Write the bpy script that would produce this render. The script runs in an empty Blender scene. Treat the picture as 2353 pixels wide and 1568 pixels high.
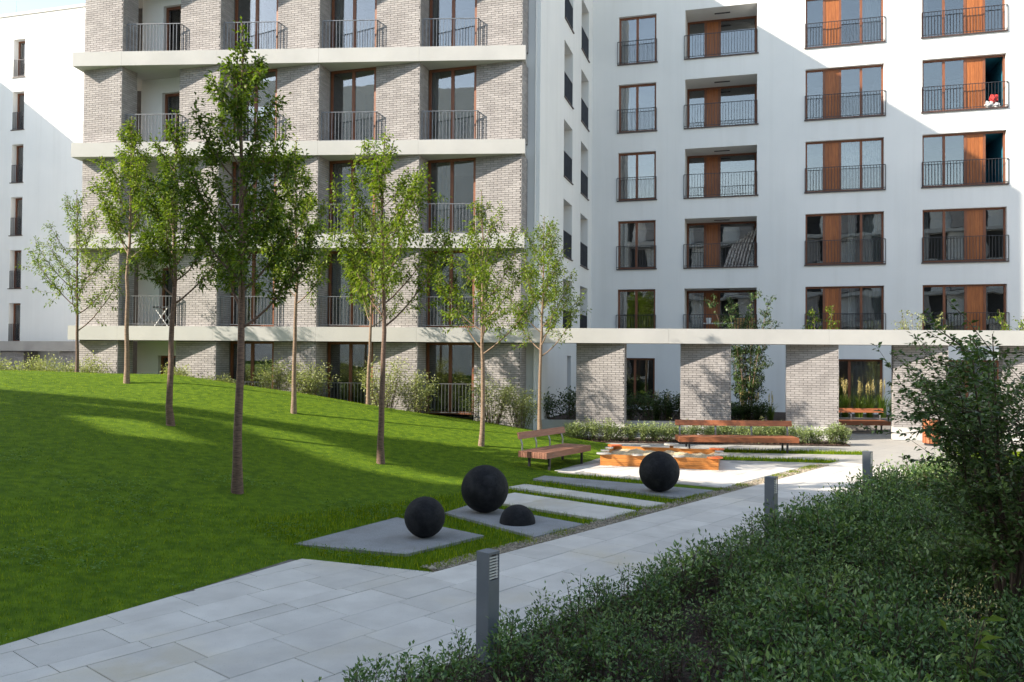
import bpy, math, random
import numpy as np
from mathutils import Vector, Matrix

# ------------------------------------------------------------------ camera, sky, sun, exposure
SC = bpy.context.scene
COL = SC.collection
EYE = 2.5
cam = bpy.data.cameras.new('camera')
cam.sensor_width = 36.0
cam.lens = 36.0 * 1900.0 / 2353.0
cam.clip_start = 0.1
cam.clip_end = 3000
cam_o = bpy.data.objects.new('camera', cam)
cam_o.location = (0, 0, EYE)
cam_o.rotation_euler = (math.radians(90 + 1.085), math.radians(-0.43), 0)
COL.objects.link(cam_o)
SC.camera = cam_o

SUN_EL = math.atan(0.6034)
SUN_H = (0.9534, 0.3017)                       # horizontal direction the light travels
world = bpy.data.worlds.new('World')
SC.world = world
world.use_nodes = True
wn = world.node_tree.nodes
wl = world.node_tree.links
sky = wn.new('ShaderNodeTexSky')
sky.sky_type = 'NISHITA'
sky.sun_disc = False
sky.sun_elevation = SUN_EL
sky.sun_rotation = math.radians(90) - math.atan2(-SUN_H[1], -SUN_H[0])
sky.altitude = 150
sky.air_density = 1.0
sky.dust_density = 0.3
sky.ozone_density = 1.0
bg = wn['Background']
bg.inputs['Strength'].default_value = 0.135
wbal = wn.new('ShaderNodeMix'); wbal.data_type = 'RGBA'; wbal.blend_type = 'MULTIPLY'      # camera white balance for the skylight
wbal.inputs[0].default_value = 1.0; wbal.inputs[7].default_value = (1.24, 1.02, 0.81, 1)
wl.new(sky.outputs[0], wbal.inputs[6]); wl.new(wbal.outputs[2], bg.inputs['Color'])

sun = bpy.data.lights.new('sun', 'SUN')
sun.energy = 3.6
sun.angle = math.radians(0.53)
sun.color = (1.0, 0.90, 0.76)
sun_o = bpy.data.objects.new('sun', sun)
c_el = math.cos(SUN_EL)
sun_o.rotation_euler = Vector((SUN_H[0] * c_el, SUN_H[1] * c_el, -math.sin(SUN_EL))).to_track_quat('-Z', 'Y').to_euler()
sun_o.location = (-30, -20, 40)
COL.objects.link(sun_o)
SC.view_settings.view_transform = 'Standard'
SC.view_settings.look = 'None'
SC.view_settings.exposure = 1.68
SC.view_settings.gamma = 1.0
SC.view_settings.use_curve_mapping = False

# ------------------------------------------------------------------ helpers
def vnorm(a):
    return a / np.maximum(np.linalg.norm(a, axis=-1, keepdims=True), 1e-9)

class Frame:
    """Local axes x, y (horizontal) and z up, placed in the world."""
    def __init__(s, o, ang):                  # ang: clockwise turn of the x axis seen from above, radians
        s.o = np.array([o[0], o[1], o[2] if len(o) > 2 else 0.0])
        s.x = np.array([math.cos(ang), -math.sin(ang), 0.0])
        s.y = np.array([math.sin(ang), math.cos(ang), 0.0])
        s.ang = ang
    def p(s, x, y, z=0.0):
        return s.o + s.x * x + s.y * y + np.array([0, 0, z])

WORLD = Frame((0, 0, 0), 0.0)

class MB:
    def __init__(s):
        s.v = []; s.f = []; s.t = []
    def quad(s, a, b, c, d, tone=0.5):
        n = len(s.v); s.v += [tuple(a), tuple(b), tuple(c), tuple(d)]; s.f.append((n, n + 1, n + 2, n + 3)); s.t.append(tone)
    def box(s, fr, x0, x1, y0, y1, z0, z1, tone=0.5, skip=()):
        n = len(s.v)
        for (x, y, z) in ((x0, y0, z0), (x1, y0, z0), (x1, y1, z0), (x0, y1, z0), (x0, y0, z1), (x1, y0, z1), (x1, y1, z1), (x0, y1, z1)):
            s.v.append(tuple(fr.p(x, y, z)))
        for k, f in (('b', (0, 3, 2, 1)), ('t', (4, 5, 6, 7)), ('f', (0, 1, 5, 4)), ('r', (1, 2, 6, 5)), ('k', (2, 3, 7, 6)), ('l', (3, 0, 4, 7))):
            if k in skip: continue
            s.f.append(tuple(n + i for i in f)); s.t.append(tone)
        return s
    def prism(s, pts, z0, z1, tone=0.5):
        n = len(s.v); k = len(pts)
        ar = sum(pts[i][0] * pts[(i + 1) % k][1] - pts[(i + 1) % k][0] * pts[i][1] for i in range(k))
        if ar < 0: pts = pts[::-1]
        s.v += [(p[0], p[1], z0) for p in pts] + [(p[0], p[1], z1) for p in pts]
        s.f.append(tuple(n + k + i for i in range(k))); s.t.append(tone)
        s.f.append(tuple(n + k - 1 - i for i in range(k))); s.t.append(tone)
        for i in range(k):
            j = (i + 1) % k
            s.f.append((n + i, n + j, n + k + j, n + k + i)); s.t.append(tone)
        return s
    def bar(s, a, b, w, d=None, tone=0.5, up=(0, 0, 1)):
        """Rectangular bar from a to b."""
        d = d or w
        a = np.array(a, float); b = np.array(b, float); t = vnorm(b - a); up = np.array(up, float)
        if abs(t @ up) > 0.95: up = np.array([1.0, 0, 0])
        sx = vnorm(np.cross(t, up)); sy = np.cross(sx, t); n = len(s.v)
        for e in (a, b):
            for (i, j) in ((-1, -1), (1, -1), (1, 1), (-1, 1)):
                s.v.append(tuple(e + sx * i * w / 2 + sy * j * d / 2))
        for f in ((3, 2, 1, 0), (4, 5, 6, 7), (0, 1, 5, 4), (1, 2, 6, 5), (2, 3, 7, 6), (3, 0, 4, 7)):
            s.f.append(tuple(n + i for i in f)); s.t.append(tone)
        return s
    def add(s, V, F, tone=0.5):
        n = len(s.v); s.v += [tuple(p) for p in V]
        for f in F:
            s.f.append(tuple(n + int(i) for i in f)); s.t.append(tone)
        return s
    def mesh(s, name, off=(0, 0, 0)):
        me = bpy.data.meshes.new(name)
        me.from_pydata([(p[0] - off[0], p[1] - off[1], p[2] - off[2]) for p in s.v], [], s.f)
        a = me.attributes.new('tone', 'FLOAT', 'FACE'); a.data.foreach_set('value', np.array(s.t, dtype=np.float32))
        me.update()
        return me

def np_mesh(name, V, F, tone=None, smooth=False):
    me = bpy.data.meshes.new(name)
    V = np.ascontiguousarray(V, dtype=np.float32); F = np.ascontiguousarray(F, dtype=np.int32)
    me.vertices.add(len(V)); me.vertices.foreach_set('co', V.ravel())
    me.loops.add(F.size); me.loops.foreach_set('vertex_index', F.ravel())
    me.polygons.add(len(F)); me.polygons.foreach_set('loop_start', np.arange(len(F), dtype=np.int32) * F.shape[1])
    if tone is not None:
        a = me.attributes.new('tone', 'FLOAT', 'FACE'); a.data.foreach_set('value', np.ascontiguousarray(tone, dtype=np.float32))
    me.update(calc_edges=True)
    if smooth: me.shade_smooth()
    return me

def origin_of(o):
    p = np.zeros(3)
    while o is not None:
        p += np.array(o.location); o = o.parent
    return p

def link(name, me, m=None, parent=None):
    o = bpy.data.objects.new(name, me)
    if m is not None and me is not None and not me.materials: me.materials.append(m)
    COL.objects.link(o)
    if parent is not None: o.parent = parent
    return o

def obj(name, mb, m, parent=None, smooth=False):
    """mb holds world coordinates; the part is placed relative to its (unrotated) thing."""
    off = origin_of(parent) if parent is not None else (0, 0, 0)
    me = mb.mesh(name, off)
    if smooth: me.shade_smooth()
    return link(name, me, m, parent)

def tag(o, label=None, cat=None, group=None, kind=None):
    if label: o['label'] = label
    if cat: o['category'] = cat
    if group: o['group'] = group
    if kind: o['kind'] = kind
    return o

def thing(name, label, cat, loc=(0, 0, 0), ang=0.0, group=None):
    o = bpy.data.objects.new(name, None); COL.objects.link(o)
    o.empty_display_size = 0.2
    o.location = loc; o.rotation_euler = (0, 0, -ang)
    return tag(o, label, cat, group)

def dup(root, loc, ang, label=None, group=None, scale=None):
    def cp(o, par):
        c = o.copy(); COL.objects.link(c)
        if par is not None: c.parent = par
        for ch in list(o.children): cp(ch, c)
        return c
    r = cp(root, None); r.location = loc; r.rotation_euler = (0, 0, -ang)
    if scale: r.scale = scale
    return tag(r, label, None, group)

def tube(path, radii, sides=6):
    path = np.array(path, float); n = len(path)
    tang = vnorm(np.gradient(path, axis=0))
    ref = np.array([1.0, 0.2, 0.1])
    sx = vnorm(np.cross(tang, ref)); sy = np.cross(tang, sx)
    a = np.arange(sides) * 2 * math.pi / sides
    V = (path[:, None, :] + np.array(radii)[:, None, None] * (np.cos(a)[None, :, None] * sx[:, None, :] + np.sin(a)[None, :, None] * sy[:, None, :])).reshape(-1, 3)
    F = []
    for i in range(n - 1):
        for j in range(sides):
            k = (j + 1) % sides
            F.append((i * sides + j, i * sides + k, (i + 1) * sides + k, (i + 1) * sides + j))
    return V, np.array(F)

def join(parts):
    Vs, Fs, n = [], [], 0
    for V, F in parts:
        Vs.append(V); Fs.append(np.array(F) + n); n += len(V)
    return np.concatenate(Vs), np.concatenate(Fs)

def leaf_quads(rng, pos, direction, L, W, fold=0.25, droop=0.25):
    """Kite shaped leaves: base, side, tip, side."""
    n = len(pos)
    L = np.broadcast_to(L, (n,)) * rng.uniform(0.7, 1.2, n); W = np.broadcast_to(W, (n,)) * rng.uniform(0.75, 1.15, n)
    d = vnorm(direction)
    up = vnorm(rng.normal(0, 0.45, (n, 3)) + np.array([0, 0, 1.0]))
    side = vnorm(np.cross(d, up)); nrm = np.cross(side, d)
    mid = pos + d * (L * 0.45)[:, None]
    tip = pos + d * L[:, None] - np.array([0, 0, 1.0]) * (L * droop)[:, None]
    lf = mid + side * (W * 0.5)[:, None] + nrm * (W * fold)[:, None]
    rt = mid - side * (W * 0.5)[:, None] + nrm * (W * fold)[:, None]
    V = np.stack([pos, lf, tip, rt], 1).reshape(-1, 3)
    F = np.arange(4 * n).reshape(n, 4)
    return V, F

def in_poly(x, y, poly):
    r = np.zeros(len(x), bool); n = len(poly)
    for i in range(n):
        x0, y0 = poly[i]; x1, y1 = poly[(i + 1) % n]
        c = ((y0 > y) != (y1 > y)) & (x < (x1 - x0) * (y - y0) / (y1 - y0 + 1e-12) + x0)
        r ^= c
    return r

def clip_half(poly, a, b):
    """Keep the part of a polygon to the right of the line a -> b."""
    out = []
    def sd(p): return (b[0] - a[0]) * (p[1] - a[1]) - (b[1] - a[1]) * (p[0] - a[0])
    for i in range(len(poly)):
        p, q = poly[i], poly[(i + 1) % len(poly)]
        sp, sq = sd(p), sd(q)
        if sp <= 0: out.append(p)
        if (sp < 0 < sq) or (sq < 0 < sp):
            t = sp / (sp - sq); out.append((p[0] + (q[0] - p[0]) * t, p[1] + (q[1] - p[1]) * t))
    return out

def area(poly):
    return abs(sum(poly[i][0] * poly[(i + 1) % len(poly)][1] - poly[(i + 1) % len(poly)][0] * poly[i][1] for i in range(len(poly)))) / 2

# ------------------------------------------------------------------ materials
def new_mat(name):
    m = bpy.data.materials.new(name); m.use_nodes = True
    nt = m.node_tree
    return m, nt, nt.nodes['Principled BSDF'], nt.nodes['Material Output']

def nd(nt, typ, **kw):
    n = nt.nodes.new(typ)
    for k, v in kw.items(): setattr(n, k, v)
    return n

def mixc(nt, fac, a, b, blend='MIX'):
    n = nd(nt, 'ShaderNodeMix', data_type='RGBA', blend_type=blend)
    for sock, v in ((n.inputs[0], fac), (n.inputs[6], a), (n.inputs[7], b)):
        if hasattr(v, 'is_linked'): nt.links.new(v, sock)
        elif isinstance(v, (int, float)): sock.default_value = v
        else: sock.default_value = (*v, 1)
    return n.outputs[2]

def coords(nt, kind, scale=(1, 1, 1)):
    if kind == 'world':
        src = nd(nt, 'ShaderNodeNewGeometry').outputs['Position']
    else:
        src = nd(nt, 'ShaderNodeTexCoord').outputs['Object']
    mp = nd(nt, 'ShaderNodeMapping'); mp.inputs['Scale'].default_value = scale
    nt.links.new(src, mp.inputs['Vector'])
    return mp.outputs[0]

def noise(nt, vec, scale, detail=4, rough=0.55, lo=0.35, hi=0.65):
    n = nd(nt, 'ShaderNodeTexNoise'); n.inputs['Scale'].default_value = scale; n.inputs['Detail'].default_value = detail; n.inputs['Roughness'].default_value = rough
    nt.links.new(vec, n.inputs['Vector'])
    r = nd(nt, 'ShaderNodeMapRange'); r.inputs['From Min'].default_value = lo; r.inputs['From Max'].default_value = hi
    nt.links.new(n.outputs['Fac'], r.inputs['Value'])
    return r.outputs[0]

def attr(nt, name='tone'):
    a = nd(nt, 'ShaderNodeAttribute'); a.attribute_name = name
    return a.outputs['Fac']

def bump(nt, bsdf, h, strength=0.3, dist=0.01):
    b = nd(nt, 'ShaderNodeBump'); b.inputs['Strength'].default_value = strength; b.inputs['Distance'].default_value = dist
    nt.links.new(h, b.inputs['Height']); nt.links.new(b.outputs[0], bsdf.inputs['Normal'])

def simple(name, ca, cb, rough=0.6, scale=3.0, stretch=(1, 1, 1), kind='world', metallic=0.0, bscale=None, bstr=0.2, bdist=0.004, tone=0.0, spec=0.5):
    """Two-colour noise material with optional fine relief and a per-face tone."""
    m, nt, b, out = new_mat(name)
    v = coords(nt, kind, stretch)
    c = mixc(nt, noise(nt, v, scale), ca, cb)
    if tone:
        hv = nd(nt, 'ShaderNodeHueSaturation')
        mr = nd(nt, 'ShaderNodeMapRange'); mr.inputs['To Min'].default_value = 1 - tone; mr.inputs['To Max'].default_value = 1 + tone
        nt.links.new(attr(nt), mr.inputs['Value']); nt.links.new(mr.outputs[0], hv.inputs['Value']); nt.links.new(c, hv.inputs['Color'])
        c = hv.outputs[0]
    nt.links.new(c, b.inputs['Base Color'])
    b.inputs['Roughness'].default_value = rough; b.inputs['Metallic'].default_value = metallic
    b.inputs['Specular IOR Level'].default_value = spec
    if bscale: bump(nt, b, noise(nt, v, bscale, 5, 0.6, 0.2, 0.8), bstr, bdist)
    return m

def leafmat(name, dark, mid, light, trans=0.35, rough=0.45, tcol=None, nscale=0.9):
    m, nt, b, out = new_mat(name)
    b.inputs['Specular IOR Level'].default_value = 0.08 if rough > 0.7 else 0.3
    r = nd(nt, 'ShaderNodeValToRGB'); e = r.color_ramp.elements
    e[0].position = 0.0; e[0].color = (*dark, 1); e[1].position = 1.0; e[1].color = (*light, 1)
    k = e.new(0.5); k.color = (*mid, 1)
    nt.links.new(attr(nt), r.inputs[0])
    n = noise(nt, coords(nt, 'world'), nscale, 3, 0.6, 0.3, 0.7)
    hv = nd(nt, 'ShaderNodeHueSaturation')
    mr = nd(nt, 'ShaderNodeMapRange'); mr.inputs['To Min'].default_value = 0.84; mr.inputs['To Max'].default_value = 1.16
    nt.links.new(n, mr.inputs['Value']); nt.links.new(mr.outputs[0], hv.inputs['Value']); nt.links.new(r.outputs[0], hv.inputs['Color'])
    nt.links.new(hv.outputs[0], b.inputs['Base Color']); b.inputs['Roughness'].default_value = rough
    t = nd(nt, 'ShaderNodeBsdfTranslucent')
    nt.links.new(mixc(nt, 1.0, hv.outputs[0], tcol or (1.2, 1.25, 0.5), 'MULTIPLY'), t.inputs['Color'])
    mx = nd(nt, 'ShaderNodeMixShader'); mx.inputs[0].default_value = trans
    nt.links.new(b.outputs[0], mx.inputs[1]); nt.links.new(t.outputs[0], mx.inputs[2]); nt.links.new(mx.outputs[0], out.inputs['Surface'])
    return m

M = {}
M['white'] = simple('white_render', (0.71, 0.715, 0.71), (0.76, 0.76, 0.75), 0.85, 0.35, bscale=60, bstr=0.12, bdist=0.003, spec=0.3)
M['whiteb'] = simple('white_soffit_paint', (0.74, 0.74, 0.72), (0.79, 0.79, 0.77), 0.8, 0.6, spec=0.3)
M['band'] = simple('pale_concrete', (0.44, 0.437, 0.423), (0.495, 0.49, 0.473), 0.75, 0.8, bscale=25, bstr=0.1, spec=0.3)
M['greyband'] = simple('grey_concrete', (0.30, 0.285, 0.27), (0.37, 0.35, 0.33), 0.8, 1.2, bscale=25, bstr=0.15)
M['brick'] = simple('pale_brick', (0.285, 0.268, 0.264), (0.335, 0.318, 0.312), 0.85, 2.0, bscale=70, bstr=0.5, bdist=0.004, tone=0.12, spec=0.25)
M['mortar'] = simple('dark_mortar', (0.11, 0.102, 0.10), (0.15, 0.14, 0.135), 0.95, 8.0)
M['framewood'] = simple('stained_frame_wood', (0.15, 0.052, 0.024), (0.22, 0.08, 0.035), 0.5, 6.0, (6, 6, 0.6))
M['panelwood'] = simple('oiled_panel_wood', (0.24, 0.07, 0.016), (0.35, 0.115, 0.028), 0.5, 5.0, (7, 7, 0.5), tone=0.1)
M['darkmetal'] = simple('anthracite_metal', (0.03, 0.03, 0.036), (0.045, 0.045, 0.052), 0.45, 3.0, metallic=0.3)
M['galv'] = simple('galvanised_steel', (0.20, 0.205, 0.22), (0.27, 0.275, 0.29), 0.42, 5.0, metallic=0.5)
M['sill'] = simple('brown_sill_metal', (0.05, 0.032, 0.028), (0.07, 0.045, 0.04), 0.45, 3.0)
M['slab'] = None
M['rubber'] = simple('grey_rubber_crumb', (0.20, 0.205, 0.215), (0.35, 0.355, 0.36), 0.95, 140, bscale=120, bstr=0.6, bdist=0.004, spec=0.2)
M['ball'] = simple('black_rubber', (0.006, 0.0062, 0.008), (0.011, 0.0115, 0.014), 0.8, 30, bscale=160, bstr=0.5, bdist=0.003, spec=0.25)
M['benchwood'] = simple('weathered_orange_wood', (0.26, 0.082, 0.032), (0.36, 0.13, 0.055), 0.55, 4.0, (0.8, 9, 9), kind='object', tone=0.16)
M['benchbrown'] = simple('weathered_brown_wood', (0.20, 0.085, 0.05), (0.29, 0.13, 0.08), 0.6, 4.0, (0.8, 9, 9), kind='object', tone=0.2)
M['sandwood'] = simple('golden_pine', (0.42, 0.15, 0.028), (0.55, 0.22, 0.052), 0.5, 4.0, (0.8, 9, 9), kind='object', tone=0.12)
M['seatgrey'] = simple('pale_seat_board', (0.36, 0.34, 0.31), (0.46, 0.44, 0.40), 0.6, 6.0)
M['seatred'] = simple('orange_red_seat_board', (0.60, 0.11, 0.025), (0.70, 0.16, 0.04), 0.5, 6.0)
M['sand'] = simple('pale_sand', (0.46, 0.35, 0.21), (0.60, 0.48, 0.31), 0.95, 9.0, bscale=40, bstr=0.8, bdist=0.02)
M['bollard'] = simple('grey_powder_coat', (0.115, 0.13, 0.15), (0.14, 0.155, 0.175), 0.5, 4.0)
M['fin'] = simple('pale_louvre', (0.55, 0.55, 0.53), (0.62, 0.62, 0.6), 0.5, 4.0)
M['void'] = simple('dark_recess', (0.02, 0.02, 0.022), (0.03, 0.03, 0.032), 0.7, 4.0)
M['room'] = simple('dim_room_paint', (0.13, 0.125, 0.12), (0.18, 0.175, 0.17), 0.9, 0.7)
M['teal'] = simple('teal_room_paint', (0.02, 0.19, 0.27), (0.025, 0.22, 0.31), 0.8, 0.7)
M['curtain'] = simple('pale_curtain', (0.42, 0.42, 0.41), (0.55, 0.55, 0.53), 0.85, 5, (8, 8, 0.3))
M['foil'] = simple('crinkled_silver_sheet', (0.42, 0.45, 0.5), (0.8, 0.82, 0.85), 0.35, 4, (5, 5, 1.0), metallic=0.4, bscale=6, bstr=1.0, bdist=0.05)
M['bark'] = simple('brown_bark', (0.075, 0.043, 0.03), (0.20, 0.125, 0.09), 0.8, 4.0, (3, 3, 22), bscale=30, bstr=0.6, bdist=0.006)
M['barkpale'] = simple('pale_bark', (0.13, 0.085, 0.055), (0.28, 0.195, 0.135), 0.8, 4.0, (3, 3, 18), bscale=30, bstr=0.5, bdist=0.005)
M['twig'] = simple('brown_twig', (0.07, 0.045, 0.03), (0.12, 0.08, 0.055), 0.8, 12)
M['soil'] = simple('dark_soil', (0.035, 0.022, 0.016), (0.07, 0.046, 0.034), 0.95, 14, bscale=40, bstr=1.0, bdist=0.02)
M['mulch'] = simple('bark_mulch', (0.04, 0.022, 0.016), (0.12, 0.065, 0.045), 0.9, 20, tone=0.4)
M['gravel'] = simple('tan_gravel', (0.24, 0.205, 0.15), (0.38, 0.33, 0.26), 0.9, 20, tone=0.35)
M['gravelbed'] = simple('tan_gravel_bed', (0.22, 0.18, 0.13), (0.40, 0.34, 0.26), 0.95, 60, bscale=70, bstr=1, bdist=0.02)
M['crate'] = simple('tan_slat_wood', (0.36, 0.20, 0.07), (0.50, 0.30, 0.12), 0.6, 5, (6, 6, 0.6), tone=0.15)
M['log'] = simple('birch_log_bark', (0.12, 0.09, 0.075), (0.62, 0.58, 0.53), 0.8, 5, (5, 5, 1.2))
M['cloth'] = simple('white_paint', (0.66, 0.66, 0.66), (0.74, 0.74, 0.73), 0.7, 6)
M['red'] = simple('red_cloth', (0.55, 0.03, 0.03), (0.62, 0.06, 0.05), 0.7, 6)
M['bluebox'] = simple('pale_blue_plastic', (0.16, 0.36, 0.46), (0.2, 0.42, 0.52), 0.5, 6)
M['farground'] = simple('far_ground', (0.22, 0.22, 0.21), (0.3, 0.3, 0.29), 0.9, 0.5)
M['joint'] = simple('dark_joint_sand', (0.10, 0.09, 0.08), (0.16, 0.145, 0.13), 0.95, 30)

def weather(m, amt):
    nt = m.node_tree; b = nt.nodes['Principled BSDF']; src = b.inputs['Base Color'].links[0].from_socket
    f = nd(nt, 'ShaderNodeMath', operation='MULTIPLY'); nt.links.new(noise(nt, coords(nt, 'world', (2.4, 2.4, 0.10)), 1.0, 5, 0.6, 0.48, 0.75), f.inputs[0]); f.inputs[1].default_value = amt
    nt.links.new(mixc(nt, f.outputs[0], src, (0.48, 0.47, 0.44)), b.inputs['Base Color'])
weather(M['white'], 0.16); weather(M['band'], 0.45)
def dust(m, col, scale, amt):
    nt = m.node_tree; b = nt.nodes['Principled BSDF']; src = b.inputs['Base Color'].links[0].from_socket
    f = nd(nt, 'ShaderNodeMath', operation='MULTIPLY'); nt.links.new(noise(nt, coords(nt, 'world'), scale, 6, 0.65, 0.45, 0.75), f.inputs[0]); f.inputs[1].default_value = amt
    nt.links.new(mixc(nt, f.outputs[0], src, col), b.inputs['Base Color'])
dust(M['ball'], (0.05, 0.05, 0.052), 5.0, 0.5); dust(M['rubber'], (0.16, 0.15, 0.135), 1.6, 0.6)
# paving slab: slight per-slab tone, faint mottling and yellowish stains
m, nt, b, out = new_mat('pale_paving_slab')
v = coords(nt, 'world')
c = mixc(nt, noise(nt, v, 2.2, 5), (0.515, 0.485, 0.445), (0.61, 0.58, 0.535))
st = nd(nt, 'ShaderNodeMath', operation='MULTIPLY'); nt.links.new(noise(nt, v, 0.55, 3, 0.5, 0.52, 0.72), st.inputs[0]); nt.links.new(noise(nt, v, 2.5, 4, 0.6, 0.3, 0.6), st.inputs[1])
c = mixc(nt, st.outputs[0], c, (0.53, 0.465, 0.35))
c = mixc(nt, noise(nt, v, 70, 2, 0.5, 0.62, 0.8), c, (0.34, 0.335, 0.33))
hv = nd(nt, 'ShaderNodeHueSaturation'); oi = nd(nt, 'ShaderNodeObjectInfo')
mr = nd(nt, 'ShaderNodeMapRange'); mr.inputs['To Min'].default_value = 0.9; mr.inputs['To Max'].default_value = 1.07
nt.links.new(oi.outputs['Random'], mr.inputs['Value']); nt.links.new(mr.outputs[0], hv.inputs['Value']); nt.links.new(c, hv.inputs['Color'])
nt.links.new(hv.outputs[0], b.inputs['Base Color']); b.inputs['Roughness'].default_value = 0.72
bump(nt, b, noise(nt, v, 90, 4, 0.6, 0.2, 0.8), 0.15, 0.003)
M['slab'] = m
# plaza beyond the individual slabs
m, nt, b, out = new_mat('plaza_paving')
v = coords(nt, 'world')
mp = nd(nt, 'ShaderNodeMapping'); mp.inputs['Rotation'].default_value = (0, 0, math.radians(40.3 - 90)); nt.links.new(v, mp.inputs['Vector'])
bt = nd(nt, 'ShaderNodeTexBrick'); bt.inputs['Scale'].default_value = 1.0; bt.inputs['Brick Width'].default_value = 0.735; bt.inputs['Row Height'].default_value = 0.545
bt.inputs['Mortar Size'].default_value = 0.006; bt.inputs['Color1'].default_value = (0.29, 0.28, 0.262, 1); bt.inputs['Color2'].default_value = (0.33, 0.318, 0.297, 1); bt.inputs['Mortar'].default_value = (0.2, 0.19, 0.18, 1)
nt.links.new(mp.outputs[0], bt.inputs['Vector'])
c = mixc(nt, noise(nt, v, 3.0, 5), bt.outputs['Color'], (0.34, 0.322, 0.292))
nt.links.new(c, b.inputs['Base Color']); b.inputs['Roughness'].default_value = 0.75
M['plaza'] = m

# glass: partly see-through, reflecting sky and the block across the court
m, nt, b, out = new_mat('window_glass')
nt.nodes.remove(b)
tr = nd(nt, 'ShaderNodeBsdfTransparent'); tr.inputs['Color'].default_value = (0.72, 0.75, 0.75, 1)
gl = nd(nt, 'ShaderNodeBsdfGlossy'); gl.inputs['Roughness'].default_value = 0.004; gl.inputs['Color'].default_value = (0.95, 0.97, 1.0, 1)
fr_ = nd(nt, 'ShaderNodeFresnel'); fr_.inputs['IOR'].default_value = 1.5
ad = nd(nt, 'ShaderNodeMath', operation='ADD'); ad.use_clamp = True; ad.inputs[1].default_value = 0.115
nt.links.new(fr_.outputs[0], ad.inputs[0])
wv = noise(nt, coords(nt, 'world'), 0.9, 2, 0.4, 0.2, 0.8)
bp = nd(nt, 'ShaderNodeBump'); bp.inputs['Strength'].default_value = 0.10; bp.inputs['Distance'].default_value = 0.02
nt.links.new(wv, bp.inputs['Height']); nt.links.new(bp.outputs[0], gl.inputs['Normal'])
mx = nd(nt, 'ShaderNodeMixShader'); nt.links.new(ad.outputs[0], mx.inputs[0]); nt.links.new(tr.outputs[0], mx.inputs[1]); nt.links.new(gl.outputs[0], mx.inputs[2])
nt.links.new(mx.outputs[0], out.inputs['Surface'])
M['glass'] = m

M['grass'] = leafmat('lawn_grass', (0.05, 0.105, 0.006), (0.145, 0.225, 0.007), (0.44, 0.44, 0.032), 0.55, 0.9, nscale=0.9)
M['turf'] = simple('turf_base', (0.048, 0.095, 0.006), (0.105, 0.17, 0.008), 0.95, 6.0, spec=0.1)
M['clover'] = leafmat('clover', (0.05, 0.12, 0.012), (0.08, 0.17, 0.02), (0.13, 0.23, 0.04), 0.25, 0.5)
M['leaf'] = leafmat('tree_leaf', (0.045, 0.085, 0.010), (0.13, 0.205, 0.018), (0.33, 0.39, 0.05), 0.42)
M['leafdark'] = leafmat('dark_tree_leaf', (0.035, 0.068, 0.010), (0.09, 0.148, 0.016), (0.22, 0.28, 0.036), 0.38)
M['leafpale'] = leafmat('pale_shrub_leaf', (0.16, 0.19, 0.07), (0.30, 0.33, 0.15), (0.52, 0.54, 0.32), 0.35)
M['privet'] = leafmat('privet_leaf', (0.032, 0.072, 0.024), (0.105, 0.185, 0.06), (0.33, 0.43, 0.17), 0.28, 0.3, nscale=0.6)
M['hedgeleaf'] = leafmat('grey_green_leaf', (0.13, 0.18, 0.07), (0.25, 0.31, 0.14), (0.45, 0.50, 0.27), 0.35)
M['shrubleaf'] = leafmat('dark_shrub_leaf', (0.035, 0.068, 0.02), (0.085, 0.145, 0.042), (0.21, 0.29, 0.09), 0.22, 0.4)
M['bigleaf'] = leafmat('deep_green_leaf', (0.028, 0.056, 0.02), (0.065, 0.11, 0.036), (0.15, 0.21, 0.07), 0.25, 0.4)
M['tallgrass'] = leafmat('tall_grass_blade', (0.06, 0.12, 0.015), (0.11, 0.19, 0.025), (0.19, 0.25, 0.05), 0.35)
M['plume'] = leafmat('straw_plume', (0.42, 0.34, 0.16), (0.58, 0.49, 0.26), (0.72, 0.64, 0.40), 0.4, 0.8)

# ------------------------------------------------------------------ courtyard ground
PA = math.radians(40.3)
Pv = np.array([math.sin(PA), math.cos(PA)]); Qv = np.array([-math.cos(PA), math.sin(PA)])
def pq(p, q): return tuple(Pv * p + Qv * q)          # along the path, to its left
PATHF = Frame((0, 0, 0), math.radians(40.3) - math.pi / 2)   # x axis along the path, y axis to its left

ctrl = np.array([(-6.56, 2.94, 0), (-5.4, 5.1, 0), (-4.35, 7.1, 0), (-3.82, 8.24, 0), (-2.7, 10.26, 0), (-0.9, 9.6, 0), (-1.1, 11.6, 0), (-2.6, 11.3, 0.02),
    (-1.6, 13.0, 0.02), (0.1, 11.5, 0), (2.5, 14.5, 0), (0.2, 15.4, 0.0), (0.7, 17.2, 0.0), (1.3, 18.7, 0), (2.4, 21, 0), (2.9, 24.2, 0), (1.7, 24.6, 0.12),
    (-4.31, 13.06, .357), (-7.07, 17.2, 1.05), (-9.96, 21.4, 1.745), (-5.43, 20.63, 1.07), (-2.72, 17.3, .27), (-4.26, 25.0, 1.0), (-.74, 20.26, .34),
    (.82, 23.8, .40), (-13.2, 23.0, 2.03), (-9.5, 22.9, 1.98), (-7.6, 23.5, 1.66), (-5.8, 24.0, 1.38), (-3.8, 24.5, 1.0), (-.85, 24.4, .60), (.3, 24, .43),
    (-7.4, 8.5, .5), (-11, 13, 1.25), (-14, 18, 1.8), (-18, 22, 2.05), (-14, 26.5, 1.3), (-9, 26.3, 1.15), (-4, 26.3, .7), (0, 26, .3), (-20, 28, 1.4), (-9, 3, .35), (-16, 8, 1.2)], float)
def tps(r2): return np.where(r2 > 1e-9, 0.5 * r2 * np.log(np.maximum(r2, 1e-9)), 0)
_n = len(ctrl)
_K = tps(((ctrl[:, None, :2] - ctrl[None, :, :2]) ** 2).sum(-1)) + np.eye(_n) * 0.6
_Pm = np.column_stack([np.ones(_n), ctrl[:, :2]])
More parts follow.
